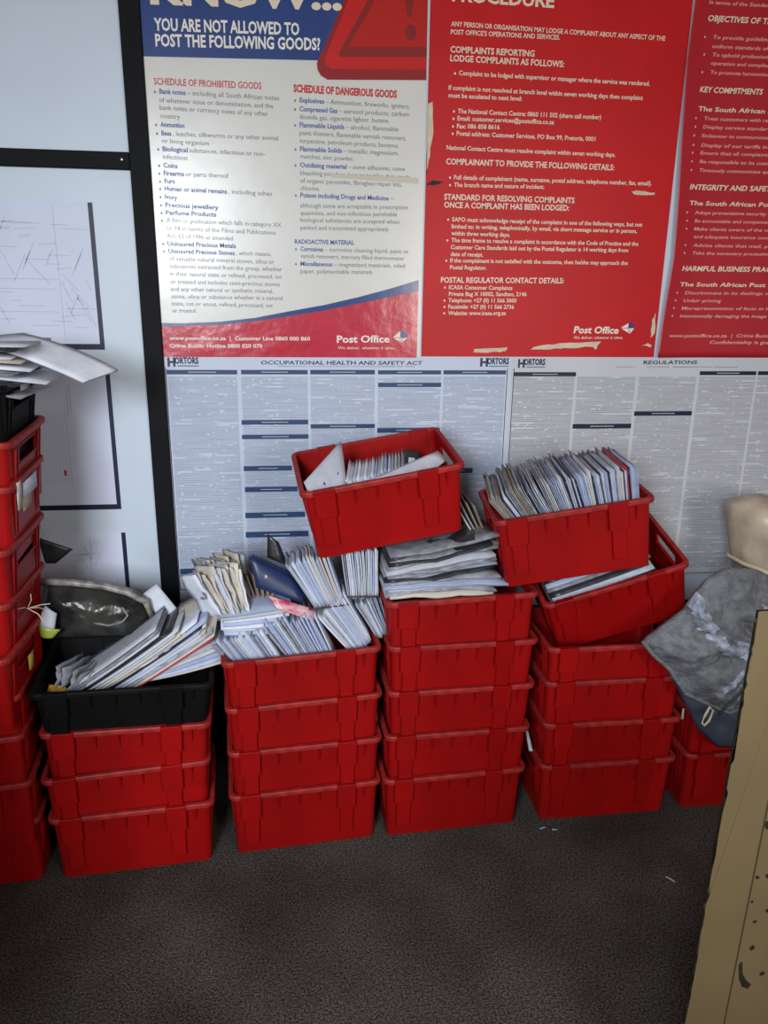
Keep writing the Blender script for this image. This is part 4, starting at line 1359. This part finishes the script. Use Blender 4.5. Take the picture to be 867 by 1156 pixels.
def seg_dist(p, a, b):
    ax, az = b[0] - a[0], b[1] - a[1]
    u = max(0, min(1, ((p[0] - a[0]) * ax + (p[1] - a[1]) * az) / (ax * ax + az * az)))
    return math.hypot(p[0] - a[0] - u * ax, p[1] - a[1] - u * az)


CREASES = [([(1.61, .87), (1.635, .80), (1.665, .755), (1.70, .715), (1.735, .685), (1.78, .67), (1.83, .66)], .020),
           ([(1.835, .80), (1.835, .745), (1.83, .70), (1.815, .65), (1.785, .60), (1.745, .55), (1.725, .525)], .017),
           ([(1.79, .70), (1.83, .705), (1.87, .70), (1.905, .68)], .022), ([(1.89, .80), (1.91, .74), (1.90, .68), (1.88, .60)], .012), ([(1.80, .56), (1.86, .555), (1.92, .57)], .012)]
bmb = pillow([(1.478, .700), (1.515, .655), (1.575, .602), (1.61, .555), (1.640, .512), (1.70, .480), (1.765, .45), (1.80, .432), (1.90, .47), (1.965, .55), (1.985, .72), (1.95, .86), (1.86, .905), (1.80, .93), (1.72, .935), (1.665, .900), (1.635, .86), (1.60, .80)], -.655, -.53, (1.76, .69), .05, .024, 9, 5, 150, 34, (1.83, .695))
for v in bmb.verts:                                            # sharp crumples in the cloth
    if v.co.y < -.595:
        q = Vector((v.co.x * 17, v.co.z * 17, 3.0))
        v.co.y -= .014 * (abs(noise.noise(q)) - .2) + .006 * noise.noise(q * 3)
        d = min(seg_dist((v.co.x, v.co.z), A_, B_) / w_ for L_, w_ in CREASES for A_, B_ in zip(L_, L_[1:]))
        if d < 1.3: v.co.y -= .014 * (1.3 - d)
bag_body = obj('body', bmb, M['bag'], None, True)
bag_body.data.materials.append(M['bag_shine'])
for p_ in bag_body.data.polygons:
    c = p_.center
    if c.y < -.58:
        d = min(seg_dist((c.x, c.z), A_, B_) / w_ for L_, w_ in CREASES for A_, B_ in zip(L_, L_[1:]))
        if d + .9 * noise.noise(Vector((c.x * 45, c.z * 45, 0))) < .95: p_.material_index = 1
parts = [bag_body]
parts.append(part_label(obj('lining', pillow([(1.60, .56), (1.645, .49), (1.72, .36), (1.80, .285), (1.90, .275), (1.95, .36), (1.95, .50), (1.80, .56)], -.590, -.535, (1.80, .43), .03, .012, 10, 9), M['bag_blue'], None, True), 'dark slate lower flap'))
hem = [(1.478, .700), (1.515, .655), (1.575, .602), (1.61, .555), (1.640, .512), (1.70, .480), (1.765, .45), (1.80, .432), (1.90, .47)]
bm = bmesh.new()
tube(bm, [(x, -.597, z + .004) for x, z in hem], .008, 8)
parts.append(obj('hem', bm, M['bag'], None, True))
bm = bmesh.new()
lp = [(1.722, -.61, .468), (1.700, -.625, .445), (1.690, -.63, .425), (1.698, -.632, .416), (1.713, -.63, .430), (1.733, -.615, .458)]
tube(bm, lp, .0042, 6, True)
parts.append(part_label(obj('pull_loop', bm, M['loop'], None, True), 'cream pull loop'))
bm = bmesh.new()
tube(bm, [(1.728, -.652, .465), (1.745, -.662, .50), (1.775, -.668, .545), (1.80, -.672, .59), (1.825, -.672, .65)], .0045, 6)
parts.append(part_label(obj('zip', bm, M['bag_blue'], None, True), 'dark zip'))
reparent_world(parts, bg)

# cream sack behind it
sk = thing('sack', 'cream plastic sack with a pale hem bulging above the grey bag', 'sack', T3(2.0, -.36, .70))
def sack_ring(cx, cy, rx, ry, z, k, wob=.024, n=48):
    return [(cx + rx * cos(2 * pi * i / n) + wob * noise.noise(Vector((cos(2 * pi * i / n) * 2, sin(2 * pi * i / n) * 2, z * 14 + k))),
             cy + ry * sin(2 * pi * i / n) + wob * noise.noise(Vector((cos(2 * pi * i / n) * 2 + 5, sin(2 * pi * i / n) * 2, z * 9))), z - .03 * (cos(2 * pi * i / n) + 1) * (z > .80)) for i in range(n)]
bm = bmesh.new()
SX = 2.10
loft(bm, [sack_ring(SX, -.30, rx, ry, z, 1) for rx, ry, z in ((.10, .09, .535), (.13, .11, .58), (.145, .12, .68), (.148, .13, .77), (.145, .125, .83), (.158, .13, .85), (.158, .13, .89), (.180, .14, .95), (.20, .15, 1.01), (.195, .15, 1.05), (.12, .10, 1.075))])
s1 = obj('body', bm, M['sack'], None, True)
bm = bmesh.new()
tube(bm, [(q[0] + (q[0] - SX) * .05, q[1] + (q[1] + .30) * .05, q[2]) for q in sack_ring(SX, -.30, .158, .13, .85, 1)], .008, 6, True)
s2 = part_label(obj('hem', bm, M['sack_hem'], None, True), 'pale rolled hem')
reparent_world([s1, s2], sk)
tag(obj('bin_bag', pillow([(1.955, .82), (1.95, .70), (1.98, .60), (2.10, .58), (2.2, .66), (2.22, .80), (2.1, .85), (2.0, .85)], -.60, -.48, (2.08, .71), .04, .014, 12, 4), M['bin_bag'], None, True), 'black plastic bag tucked between cream sack and beige panel', 'bag')

# chipped beige panel in the right foreground
YP = -1.5
pn = thing('cabinet_side', 'beige painted wooden panel with chipped edges in the right foreground', 'panel', T3(1.45, YP, 0))
rp = random.Random(81)


def px_(z, d=0.0): return 1.183 + .0175 * z + d


bm = bmesh.new()
nz_ = 120
F, Bk = [], []
for j in range(nz_ + 1):
    z = 1.206 * j / nz_
    jg = .0035 * noise.noise(Vector((0, 0, z * 55))) + .003 * noise.noise(Vector((3, 0, z * 19)))
    F.append((px_(z, .001 + max(0, jg * 2.6 - .001)), z))
F2 = [(px_(z, .088), z) for z in (1.206, .95, .6, .3, 0)]
plate(bm, F + F2, YP, .007)
q1 = obj('stile', bm, M['beige'])
bm = bmesh.new()
E_ = []
for j in range(nz_ + 1):
    z = 1.206 * j / nz_
    E_.append((px_(z, .0005 + .0015 * noise.noise(Vector((7, 0, z * 40)))), z))
plate(bm, E_ + [(px_(1.206, .03), 1.206), (px_(0, .03), 0)], YP + .0012, .005)
q2 = part_label(obj('bare_edge', bm, M['chip']), 'dark bare wood along the chipped edge')
bm = bmesh.new()
box(bm, 1.278, 1.80, YP + .006, YP + .016, 0.0, .815)
q3 = obj('panel', bm, M['beige'])
bm = bmesh.new()
box(bm, 1.285, 1.80, YP, YP + .020, 1.14, 1.206, .002)
q4 = obj('rail', bm, M['beige'])
bm = bmesh.new()
for (x, z, a, b) in ((1.297, .762, .006, .008), (1.297, .642, .004, .004), (1.318, .645, .005, .006), (1.295, .585, .003, .003), (1.308, .535, .004, .004), (1.313, .470, .005, .006), (1.280, .338, .005, .008), (1.345, .40, .006, .006), (1.33, .56, .004, .005)):
    plate(bm, [(x + a * (1 + .4 * rp.uniform(-1, 1)) * cos(2 * pi * k / 11), z + b * (1 + .4 * rp.uniform(-1, 1)) * sin(2 * pi * k / 11)) for k in range(11)], YP + .0052)
plate(bm, [(1.290, .430), (1.297, .438), (1.303, .405), (1.313, .388), (1.326, .375), (1.320, .365), (1.306, .372), (1.296, .395)], YP + .0052)
plate(bm, [(1.287, .815), (1.296, .835), (1.297, .80), (1.288, .795)], YP + .0052)
q5 = part_label(obj('paint_chip', bm, M['chip']), 'dark spots where paint is chipped off')
bm = bmesh.new()
plate(bm, [(px_(1.14, .0872), 1.14), (px_(0, .0872), 0), (px_(0, .0900), 0), (px_(1.14, .0915), 1.14)], YP - .0004, .004)
q6 = part_label(obj('seam', bm, M['seam']), 'brown seam between stile and panel')
reparent_world([q1, q2, q3, q4, q5, q6], pn)

# ------------------------------------------------------------------ tags and scraps
A5, A4, A2, A1 = POS['A5'], POS['A4'], POS['A2'], POS['A1']


def tagcard(name, mw, pts, m, label, cat='tag', group=None):
    quad_slab(name, tl(mw, *pts), .0016, m, label, cat, group, nu=2, nv=2, sag=.002)


tagcard('paper_tag', A5, [(.236, -.02, .120), (.236, .02, .120), (.236, .02, .165), (.236, -.02, .165)], 'yellow', 'yellow paper tag on the end of a crate in the far-left stack')
tagcard('paper_tag', A2, [(.237, -.075, .135), (.237, .0, .135), (.238, .0, .17), (.238, -.075, .17)], 'tan', 'tan card label in the end handle of the second crate from top, far-left stack')
tagcard('paper_tag', A1, [(.238, -.15, .045), (.238, -.11, .045), (.239, -.11, .12), (.239, -.15, .12)], 'cream', 'cream sticker near the front corner of the topmost red crate, far-left stack')
tagcard('paper_tag', A1, [(.238, -.10, .06), (.238, .02, .06), (.239, .02, .105), (.239, -.10, .105)], 'notice', 'long lavender label strip on the topmost red crate, far-left stack')
tagcard('paper_tag', MKA, [(.243, -.03, .16), (.243, .05, .16), (.244, .05, .20), (.244, -.03, .20)], 'white', 'white label in the end handle of the far-left black crate')
bm = bmesh.new()
b0 = A4 @ Vector((.240, -.03, .16))
for d in ((.02, -.02, .05), (.055, .02, .004), (.05, -.03, -.03), (.03, .04, -.02), (-.01, -.05, .02)):
    tube(bm, [b0, b0 + Vector(d) * .5 + Vector((.006, 0, .004)), b0 + Vector(d)], .0013, 5)
tag(obj('string', bm, M['loop']), 'pale knotted string on the end handle of a crate, far-left stack', 'string')
quad_slab('card_scrap', [(.672, -.47, .335), (.684, -.472, .338), (.683, -.40, .385), (.674, -.40, .39)], .003, 'tan', 'tan card edge wedged between the two middle stacks', 'scrap')
quad_slab('paper_scrap', [(1.188, -.47, .25), (1.199, -.475, .252), (1.200, -.40, .30), (1.190, -.40, .31)], .003, 'white', 'white paper edge wedged left of the stack under the tilted crate', 'scrap')
quad_slab('card_scrap', [(1.696, -.50, .36), (1.704, -.502, .36), (1.704, -.50, .40), (1.697, -.50, .40)], .003, 'cream', 'pale card edge wedged below the grey bag', 'scrap')
for i, (x, y, a, l) in enumerate(((1.218, -.553, .3, .022), (1.255, -.561, -.2, .018), (1.555, -.824, 2.2, .030))):
    d = Vector((cos(a), sin(a), 0)) * l
    e = Vector((-sin(a), cos(a), 0)) * .005
    o_ = Vector((x, y, .002))
    lab = ('tiny white paper scrap on the carpet, left of a close pair', 'tiny white paper scrap on the carpet, right of a close pair', 'thin white paper sliver lying alone on the dark carpet')[i]
    quad_slab('paper_scrap', [o_, o_ + d, o_ + d + e, o_ + e], .001, 'white', lab, 'scrap', sag=.002)
